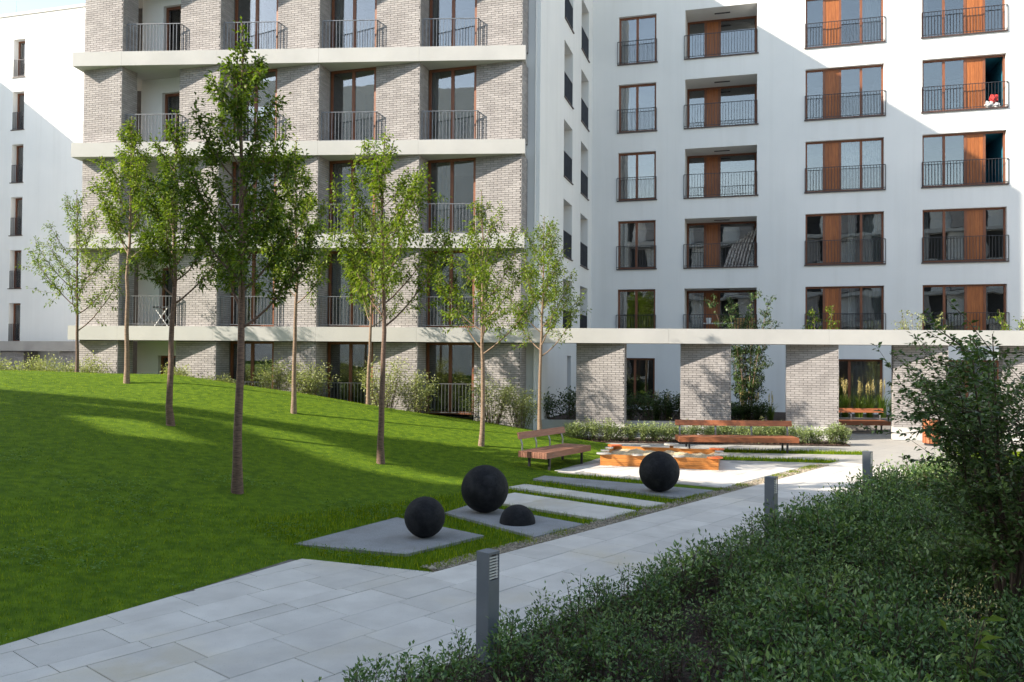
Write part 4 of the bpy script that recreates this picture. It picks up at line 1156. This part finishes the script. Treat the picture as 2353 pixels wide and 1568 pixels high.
def plant_tree(name, label, x, y, geom, wm, lm, group='young trees planted on the grassy mound', z=None):
    (WV, WF_), (LV, LF_, tone) = geom
    t = thing(name, label, 'tree', (x, y, gz1(x, y) - 0.02 if z is None else z), 0, group)
    link('trunk', np_mesh('trunk', WV, WF_, smooth=True), wm, t)
    link('crown', np_mesh('crown', LV, LF_, tone), lm, t)
    return t
TR = [ # x, y, height, clear stem, crown radius, stem diameter, leaves, dark, label
    (-12.95, 24.6, 5.7, 1.45, 1.25, .10, 4420, 0, 'leftmost young tree, small with spreading sparse crown against the blue-grey wall'),
    (-9.96, 21.4, 7.0, 3.2, 0.95, .125, 7820, 0, 'young tree with pale slim stem on the mound crest, second from the left'),
    (-7.07, 17.2, 6.6, 2.55, 0.90, .135, 8500, 1, 'young tree with stem at the shadow edge, third stem from the left'),
    (-4.31, 13.06, 7.5, 2.62, 1.02, .145, 10200, 1, 'tallest and nearest young tree with a dark pointed crown'),
    (-5.43, 20.63, 6.9, 2.7, 0.95, .115, 7140, 0, 'young tree with slim sunlit stem, just right of the tallest tree'),
    (-4.26, 24.6, 6.0, 2.3, 0.95, .11, 4760, 0, 'young tree with thin pale stem almost hidden behind a darker stem'),
    (-2.72, 17.3, 7.0, 2.9, 1.22, .135, 9180, 0, 'young tree with wide crown above the lit strip of lawn, left of the largest ball'),
    (-.74, 20.26, 6.3, 2.2, 1.15, .12, 6460, 0, 'young tree with airy crown standing on the sunny slope left of the brown bench'),
    (.82, 23.8, 6.25, 2.2, 1.22, .115, 5780, 0, 'rightmost young tree, light stem before the white side wall'),
]
for i, (x, y, h, cl, R, d, nl, dk, lab) in enumerate(TR):
    plant_tree('young_tree', lab, x, y, tree_geom(20 + i, h, cl, R, d, int(17 + h), int(nl * 1.05), 0.086), M['bark'] if i in (2, 3, 6, 0) else M['barkpale'], M['leafdark'] if dk else M['leaf'])

# ------------------------------------------------------------------ shrubs and planting
def shrub_geom(seed, h, r_, nst, nleaf, L, W=None, spread=0.5, upright=0.5, low=0.12, fold=0.2):
    r = np.random.default_rng(seed); wood, P_, D_ = [], [], []
    per = r.multinomial(nleaf, np.ones(nst) / nst)
    for i in range(nst):
        a = r.uniform(0, 6.283); rr_ = r_ * math.sqrt(r.random()); hh_ = h * r.uniform(0.6, 1.0) * (1 - 0.25 * (rr_ / r_) ** 2)
        b0 = np.array([math.cos(a), math.sin(a), 0]) * rr_ * 0.3; tip = np.array([math.cos(a) * rr_, math.sin(a) * rr_, hh_])
        mid = b0 * 0.5 + tip * 0.5 + np.array([0, 0, hh_ * 0.12]) + r.normal(0, 0.03 * h, 3)
        q = spline([b0 - np.array([0, 0, 0.03]), mid, tip], 9); wood.append(tube(q, np.linspace(0.004 + 0.005 * h, 0.0015, 9), 3))
        c = per[i]
        if c == 0: continue
        f = (low + (1 - low) * r.random(c) ** 0.75) * 8; k = np.minimum(f.astype(int), 7); g_ = (f - k)[:, None]
        base = q[k] * (1 - g_) + q[k + 1] * g_; rd = vnorm(r.normal(0, 1, (c, 3)) * np.array([1, 1, 0.6]))
        off = r.random(c) ** 0.7 * spread * L * 2.2
        P_.append(base + rd * off[:, None]); D_.append(rd * 0.8 + np.array([0, 0, upright]))
    P_ = np.concatenate(P_); D_ = np.concatenate(D_)
    LV, LF_ = leaf_quads(r, P_, D_, L, W or L * 0.5, fold, 0.1)
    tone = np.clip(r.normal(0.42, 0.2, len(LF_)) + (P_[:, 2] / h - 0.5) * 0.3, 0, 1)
    return join(wood), (LV, LF_, tone)

def shrub(name, label, cat, loc, geom, lm, group=None, wm=None):
    (WV, WF_), (LV, LF_, tone) = geom
    t = thing(name, label, cat, loc, 0, group)
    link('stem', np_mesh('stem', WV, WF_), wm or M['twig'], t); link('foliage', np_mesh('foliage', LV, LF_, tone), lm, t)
    return t

# ground cover in the bed, one mass; the row along the path as single shrubs
rng = np.random.default_rng(31)
protos = [shrub_geom(100 + i, 0.46, 0.26, 9, 185, 0.055, 0.024, 0.75, 0.55) for i in range(7)]
Vs, Fs, Ts, Ws, WFs = [], [], [], [], []; nv = nw = 0
pts = []
for _ in range(26000):
    p, q = rng.uniform(1.6, 18.5), 4.40 - 7.6 * rng.random()
    x, y = pq(p, q)
    if y < 3.6 or x > 0.70 * y + 0.9 or x < -2.2: continue
    d = math.hypot(x, y); sp = 0.155 + 0.006 * d
    if p < 9 and 2.3 < q < 4.32 and math.sin(p * 3.1 + 0.6) * math.sin(q * 4.2 + p) > 0.12: continue      # bare mulch patches
    if all((x - a) ** 2 + (y - b_) ** 2 > sp * sp for a, b_ in pts[-700:]): pts.append((x, y))
for (x, y) in pts:
    (WV, WF_), (LV, LF_, tone) = protos[rng.integers(7)]
    d = math.hypot(x, y); p = x * Pv[0] + y * Pv[1]; q = x * Qv[0] + y * Qv[1]
    s = rng.uniform(0.75, 1.15) * (0.80 + 0.045 * (p - 4)) * (1.0 if q > 3 else 1.08)
    s *= 1 + 0.28 * math.sin(x * 2.3 + 1.7 * math.sin(y * 1.1)) * math.sin(y * 1.9 + 0.5); s = min(s, 1.6); a = rng.uniform(0, 6.28); ca, sa = math.cos(a), math.sin(a); R3 = np.array([[ca, -sa, 0], [sa, ca, 0], [0, 0, 1]]) * s
    o_ = np.array([x, y, -0.02])
    Vs.append(LV @ R3.T + o_); Fs.append(LF_ + nv); nv += len(LV); Ts.append(np.clip(tone + rng.normal(0, 0.1), 0, 1))
    Ws.append(WV @ R3.T + o_); WFs.append(WF_ + nw); nw += len(WV)
gc = link('ground_cover', np_mesh('ground_cover', np.concatenate(Vs), np.concatenate(Fs), np.concatenate(Ts)), M['privet']); tag(gc, 'dense dark green low shrubs filling the bed at lower right', 'shrubs', kind='stuff')
gw = link('stems', np_mesh('stems', np.concatenate(Ws), np.concatenate(WFs)), M['twig'], gc); gw['kind'] = 'stuff'
base = []
for i in range(5):
    s_ = shrub('privet_shrub', 'thin upright privet shrub in the row edging the path', 'shrub', (0, 0, -0.02), shrub_geom(140 + i, 0.54, 0.18, 7, 150, 0.055, 0.023, 0.7, 0.6, 0.2), M['privet'], 'privet shrubs along the path edge'); base.append(s_)
k = 0; p = 2.7
while p < 16.5:
    c = pq(p, rng.uniform(4.42, 4.62)); sc = rng.uniform(0.75, 1.1) * (0.85 + 0.03 * (p - 4))
    if abs(p - 5.13) < 0.1 or abs(p - 10.93) < 0.1: p += 0.12; continue
    if k < 5: s_ = base[k]; s_.location = (c[0], c[1], -0.02)
    else: s_ = dup(base[k % 5], (c[0], c[1], -0.02), rng.uniform(0, 6.28))
    s_.scale = (sc, sc, sc); k += 1; p += rng.uniform(0.24, 0.36)

# large shrub at right: many stems, long leafy shoots
def big_shrub(seed):
    r = np.random.default_rng(seed); wood, P_, D_ = [], [], []
    shoots = []
    for i in range(14):
        a = r.uniform(0, 6.28); R = r.uniform(0.3, 1.2)
        tip = np.array([math.cos(a) * R, math.sin(a) * R, r.uniform(1.9, 2.75)]); 
        q = spline([(0.06 * math.cos(a), 0.06 * math.sin(a), -0.03), tip * np.array([0.25, 0.25, 0.38]) + r.normal(0, 0.04, 3), tip * np.array([0.62, 0.62, 0.72]) + r.normal(0, 0.05, 3), tip], 14)
        wood.append(tube(q, np.linspace(0.022, 0.004, 14), 6)); shoots.append((q[5:], 2.0))
        for j in range(24):
            k = r.integers(3, 13); d = vnorm(np.array([math.cos(a + r.normal(0, 0.9)), math.sin(a + r.normal(0, 0.9)), r.uniform(-0.15, 0.9)])); L = r.uniform(0.35, 0.85)
            s = spline([q[k], q[k] + d * L * 0.5 + r.normal(0, 0.03, 3), q[k] + d * L + np.array([0, 0, 0.1 * L])], 7); wood.append(tube(s, np.linspace(0.006, 0.002, 7), 3)); shoots.append((s, 1.0))
    for (q, w_) in shoots:
        c = int(44 * w_); f = r.uniform(0.05, 1, c) * (len(q) - 1); k = np.minimum(f.astype(int), len(q) - 2); g_ = (f - k)[:, None]
        base_ = q[k] * (1 - g_) + q[k + 1] * g_; tg = vnorm(q[k + 1] - q[k]); rd = vnorm(r.normal(0, 1, (c, 3)) * np.array([1, 1, 0.5]))
        P_.append(base_ + rd * 0.015); D_.append(tg * 0.5 + rd * 0.9)
    P_ = np.concatenate(P_); D_ = np.concatenate(D_); LV, LF_ = leaf_quads(r, P_, D_, 0.062, 0.034, 0.15, 0.15)
    return join(wood), (LV, LF_, np.clip(r.normal(0.45, 0.2, len(LF_)), 0, 1))
shrub('large_shrub', 'large dark multi-stemmed shrub with arching leafy shoots at the right edge', 'shrub', (4.75, 7.95, 0), big_shrub(5), M['shrubleaf'], wm=M['twig'])
shrub('large_shrub', 'second dark shrub crowding behind the large one at the right edge', 'shrub', (6.3, 9.9, 0), big_shrub(9), M['shrubleaf'], wm=M['twig'])
# seeding weed at bottom right
r = np.random.default_rng(3); wood, P_, D_ = [], [], []
for i in range(7):
    a = r.uniform(0, 6.28); q = spline([(0, 0, 0), (0.05 * math.cos(a), 0.05 * math.sin(a), 0.35), (0.16 * math.cos(a), 0.16 * math.sin(a), r.uniform(0.55, 0.8))], 9); wood.append(tube(q, np.linspace(0.006, 0.002, 9), 4))
    for j in range(9): P_.append(q[1 + j % 7]); D_.append(np.array([math.cos(a + r.normal(0, 1.2)), math.sin(a + r.normal(0, 1.2)), 0.5]))
LV, LF_ = leaf_quads(r, np.array(P_), np.array(D_), 0.17, 0.045, 0.2, 0.3)
wd = shrub('tall_weed', 'tall yellow-green weed with seed spikes among the shrubs at lower right', 'weed', (3.30, 6.0, 0), (join(wood), (LV, LF_, r.uniform(0.3, 1, len(LF_)))), M['tallgrass'])
P_ = r.normal(0, 0.1, (160, 3)) * np.array([1, 1, 0.9]) + np.array([0, 0, 0.72]); LV, LF_ = leaf_quads(r, P_, r.normal(0, 1, (160, 3)) + np.array([0, 0, 1.2]), 0.035, 0.010)
sh_ = link('seed_head', np_mesh('seed_head', LV, LF_, r.random(160)), M['plume'], wd); sh_['kind'] = 'stuff'

# low hedge of separate bushes before the pillars
hp = [shrub_geom(200 + i, 0.60, 0.28, 18, 1100, 0.058, 0.032, 0.9, 0.4) for i in range(4)]
HG = 'row of low grey-green bushes before the pillars'
hb_ = [shrub('hedge_bush', 'low grey-green bush in the sunny row before the pillars', 'shrub', (0, 0, 0), hp[i], M['hedgeleaf'], HG) for i in range(4)]
k = 0; rr = random.Random(6)
for i in range(23):
    x = 1.75 + i * 0.36; loc = (x + rr.uniform(-.05, .05), 24.72 - (x - 1.75) * 0.072 + rr.uniform(-.08, .08), 0.0)
    if i < 4: s_ = hb_[i]; s_.location = loc
    else: s_ = dup(hb_[i % 4], loc, rr.uniform(0, 6.28))
    sc = rr.uniform(0.9, 1.15); s_.scale = (sc, sc, sc * rr.uniform(0.95, 1.1))
# taller thin shoots between them
for i, x in enumerate((2.3, 2.9, 3.55, 4.75, 5.25, 6.9, 7.15, 7.4)):
    shrub('upright_shoot', 'thin pale upright shoot rising above the low bushes', 'shrub', (x, 25.0 - (x - 1.75) * 0.07, 0.0), shrub_geom(230 + i, rr.uniform(0.75, 1.0), 0.05, 2, 60, 0.05, 0.025, 0.7, 0.5, 0.4), M['leafpale'], 'pale shoots among the low bushes')
# light shrubs against the brick building
LS = [(-16.6, 26.3, 0.95, .8, 'pale loose shrub behind the mound at the far left edge'), (-15.0, 26.2, 1.1, .8, 'pale yellowish shrub behind the mound below the grey canopy'), (-13.6, 26.3, 1.15, .7, 'pale shrub behind the leftmost tree stem'),
      (-10.6, 26.35, .95, .55, 'pale thin shrub before the brick wall between the second and third stems'), (-9.2, 26.2, .75, .6, 'low pale shrub before the second brick pier'), (-7.4, 25.9, 1.3, .75, 'pale shrub before the brick wall just right of the tallest tree stem'), (-6.3, 25.8, 1.2, .7, 'pale shrub left of the slim sunlit stem'),
      (-3.9, 25.6, 1.7, .75, 'tall pale shrub before the fourth brick pier, behind two stems'), (-2.9, 25.6, 1.35, .6, 'pale shrub beside the ground-floor glass door'),
      (-.6, 25.2, 1.6, .75, 'pale shrub before the last brick pier'), (.25, 25.0, 1.25, .65, 'pale shrub at the corner of the brick building')]
for i, (x, y, h, r_, lab) in enumerate(LS):
    shrub('garden_shrub', lab, 'shrub', (x, y, gz1(x, y) - 0.1), shrub_geom(260 + i, h * 1.12, r_ * 1.15, 26, 2300, 0.075, 0.042, 1.3, 0.2), M['leafpale'], 'pale shrubs along the brick building')
# dark leafy shrubs before the white side wall
for i, (x, y, lab) in enumerate(((1.25, 27.9, 'dark broad-leaved shrub before the white side wall, left one'), (1.95, 28.1, 'dark broad-leaved shrub before the white side wall, next to the first pillar'))):
    shrub('garden_shrub', lab, 'shrub', (x, y, 0.36), shrub_geom(280 + i, 1.15, .6, 14, 800, 0.10, 0.06, 1.0, 0.1), M['bigleaf'])
# planting behind the pillars
k = 0
for x in np.arange(3.9, 8.6, 0.62):
    shrub('garden_shrub', 'dark rounded shrub in the planter behind the pillars', 'shrub', (x, 27.75 + 0.15 * math.sin(x * 5), 0.36), shrub_geom(300 + k, 1.05 if x < 6 else 0.75, .5, 24, 1500, 0.075, 0.045, 1.3, 0.3), M['bigleaf'], 'dark shrubs in the planter behind the pillars'); k += 1
def tuft(seed, h, r_, nb, npl):
    r = np.random.default_rng(seed); V, F, nn = [], [], 0
    a = r.uniform(0, 6.28, nb); b0 = np.column_stack([np.cos(a), np.sin(a), np.zeros(nb)]) * (r.random(nb) * 0.12)[:, None]
    d = np.column_stack([np.cos(a + r.normal(0, .5, nb)), np.sin(a + r.normal(0, .5, nb)), np.zeros(nb)]); hh_ = h * r.uniform(0.5, 1, nb) * 0.72; R = r_ * r.uniform(0.2, 1, nb)
    s = np.column_stack([-d[:, 1], d[:, 0], np.zeros(nb)]) * 0.007
    m1 = b0 + d * (R * 0.35)[:, None] + np.array([0, 0, 1.0]) * (hh_ * 0.75)[:, None]; tp = b0 + d * R[:, None] + np.array([0, 0, 1.0]) * (hh_)[:, None]
    V = np.stack([b0 - s, b0 + s, m1 + s, m1 - s, tp], 1).reshape(-1, 3); k = np.arange(nb)[:, None] * 5
    F = np.concatenate([k + np.array([0, 1, 2, 3]), k + np.array([3, 2, 4, 4])])
    F3 = np.concatenate([k + np.array([0, 1, 2]), k + np.array([0, 2, 3]), k + np.array([3, 2, 4])])
    pw, P_, D_ = [], [], []
    for i in range(npl):
        a_ = r.uniform(0, 6.28); t_ = np.array([math.cos(a_) * 0.16 * r.random(), math.sin(a_) * 0.16 * r.random(), h * r.uniform(0.85, 1.08)]); q = spline([(0, 0, 0.2), t_ * np.array([.6, .6, .6]), t_], 8); pw.append(tube(q, np.linspace(0.003, 0.002, 8), 3))
        c = 38; f = r.random(c); P_.append(t_ * 1.0 - np.array([0, 0, 1.0]) * (f * 0.34)[:, None] + r.normal(0, 0.012, (c, 3))); D_.append(r.normal(0, 0.35, (c, 3)) + np.array([0, 0, 1.0]))
    LV, LF_ = leaf_quads(r, np.concatenate(P_), np.concatenate(D_), 0.05, 0.014, 0.2, 0.0)
    return (V, F3, r.random(len(F3))), join(pw), (LV, LF_, r.random(len(LF_)))
tg_ = [tuft(400 + i, 1.35, 0.45, 150, 9) for i in range(3)]
spots = [(x, 29.15 + 0.15 * math.sin(x * 7), 0.36, 1.0) for x in np.arange(10.1, 14.6, 0.42)] + [(x, 28.0, 0.36, 0.72) for x in (6.9, 7.3, 7.8, 8.3, 8.75, 4.9, 5.3)]
first = []
for i, (x, y, z, s) in enumerate(spots):
    lab = 'tall feathery grass with straw plumes behind the far bench' if s == 1.0 else 'shorter feathery grass in the planter behind the second pillar'
    if i < 3:
        t = thing('ornamental_grass', lab, 'grass clump', (x, y, z), 0, 'feathery grasses behind the far bench'); (V, F, tn), (WV, WF_), (LV, LF_, t2) = tg_[i]
        link('blades', np_mesh('blades', V, F, tn), M['tallgrass'], t); pl_ = link('plumes', np_mesh('plumes', LV, LF_, t2), M['plume'], t); link('stalks', np_mesh('stalks', WV, WF_), M['plume'], pl_); first.append(t)
    else:
        t = dup(first[i % 3], (x, y, z), i * 1.3, lab, 'feathery grasses behind the far bench' if s == 1.0 else 'shorter grasses in the planter')
    t.scale = (s, s, s)
# multi-stemmed birches in the planters
def multistem(seed, h, R, nst, nleaf):
    r = np.random.default_rng(seed); wood, tw = [], []
    for i in range(nst):
        a = i * 6.28 / nst + r.uniform(-.4, .4); R_ = R * r.uniform(0.4, 1); tip = np.array([math.cos(a) * R_, math.sin(a) * R_, h * r.uniform(0.8, 1.0)])
        q = spline([(0.1 * math.cos(a), 0.1 * math.sin(a), 0), tip * np.array([.35, .35, .45]) + r.normal(0, .05, 3), tip], 14); wood.append(tube(q, np.linspace(0.024, 0.004, 14), 5)); tw.append((q[4:], 1.0))
        for j in range(18):
            k = r.integers(3, 14); d = vnorm(np.array([math.cos(a + r.normal(0, 1.3)), math.sin(a + r.normal(0, 1.3)), r.uniform(0.1, 1.1)])); L = r.uniform(0.3, 0.75) * (1.15 - k / 22)
            s = np.array([q[min(k, 13)], q[min(k, 13)] + d * L * .5 + r.normal(0, .03, 3), q[min(k, 13)] + d * L]); wood.append(tube(s, [.006, .004, .002], 3)); tw.append((s, L))
    P_, D_ = [], []; w_ = np.array([t[1] for t in tw]); cnt = r.multinomial(nleaf, w_ / w_.sum())
    for (q, _), c in zip(tw, cnt):
        if c == 0: continue
        s = spline(q, 10); f = r.random(c) * 9; k = np.minimum(f.astype(int), 8); g_ = (f - k)[:, None]; rd = vnorm(r.normal(0, 1, (c, 3)))
        P_.append(s[k] * (1 - g_) + s[k + 1] * g_ + rd * 0.04); D_.append(rd + np.array([0, 0, -0.3]))
    LV, LF_ = leaf_quads(r, np.concatenate(P_), np.concatenate(D_), 0.075, 0.05, 0.12, 0.3)
    return join(wood), (LV, LF_, np.clip(r.normal(.45, .22, len(LF_)), 0, 1))
plant_tree('birch_tree', 'bushy multi-stemmed birch rising behind the beam between two pillars', 8.05, 28.3, multistem(3, 4.2, 1.25, 11, 8000), M['barkpale'], M['bigleaf'], None, 0.36)
plant_tree('birch_tree', 'slender yellow-green birch behind the beam, above the far bench', 11.0, 29.6, multistem(7, 4.0, .5, 5, 2000), M['barkpale'], M['leaf'], None, 0.36)
plant_tree('birch_tree', 'pale birch top above the beam near the right windows', 14.3, 29.2, multistem(8, 4.1, .7, 6, 2600), M['barkpale'], M['leafpale'], None, 0.36)
plant_tree('birch_tree', 'birch at the right edge, its top just above the beam', 17.6, 28.6, multistem(11, 4.0, .7, 6, 2600), M['barkpale'], M['leaf'], None, 0.36)
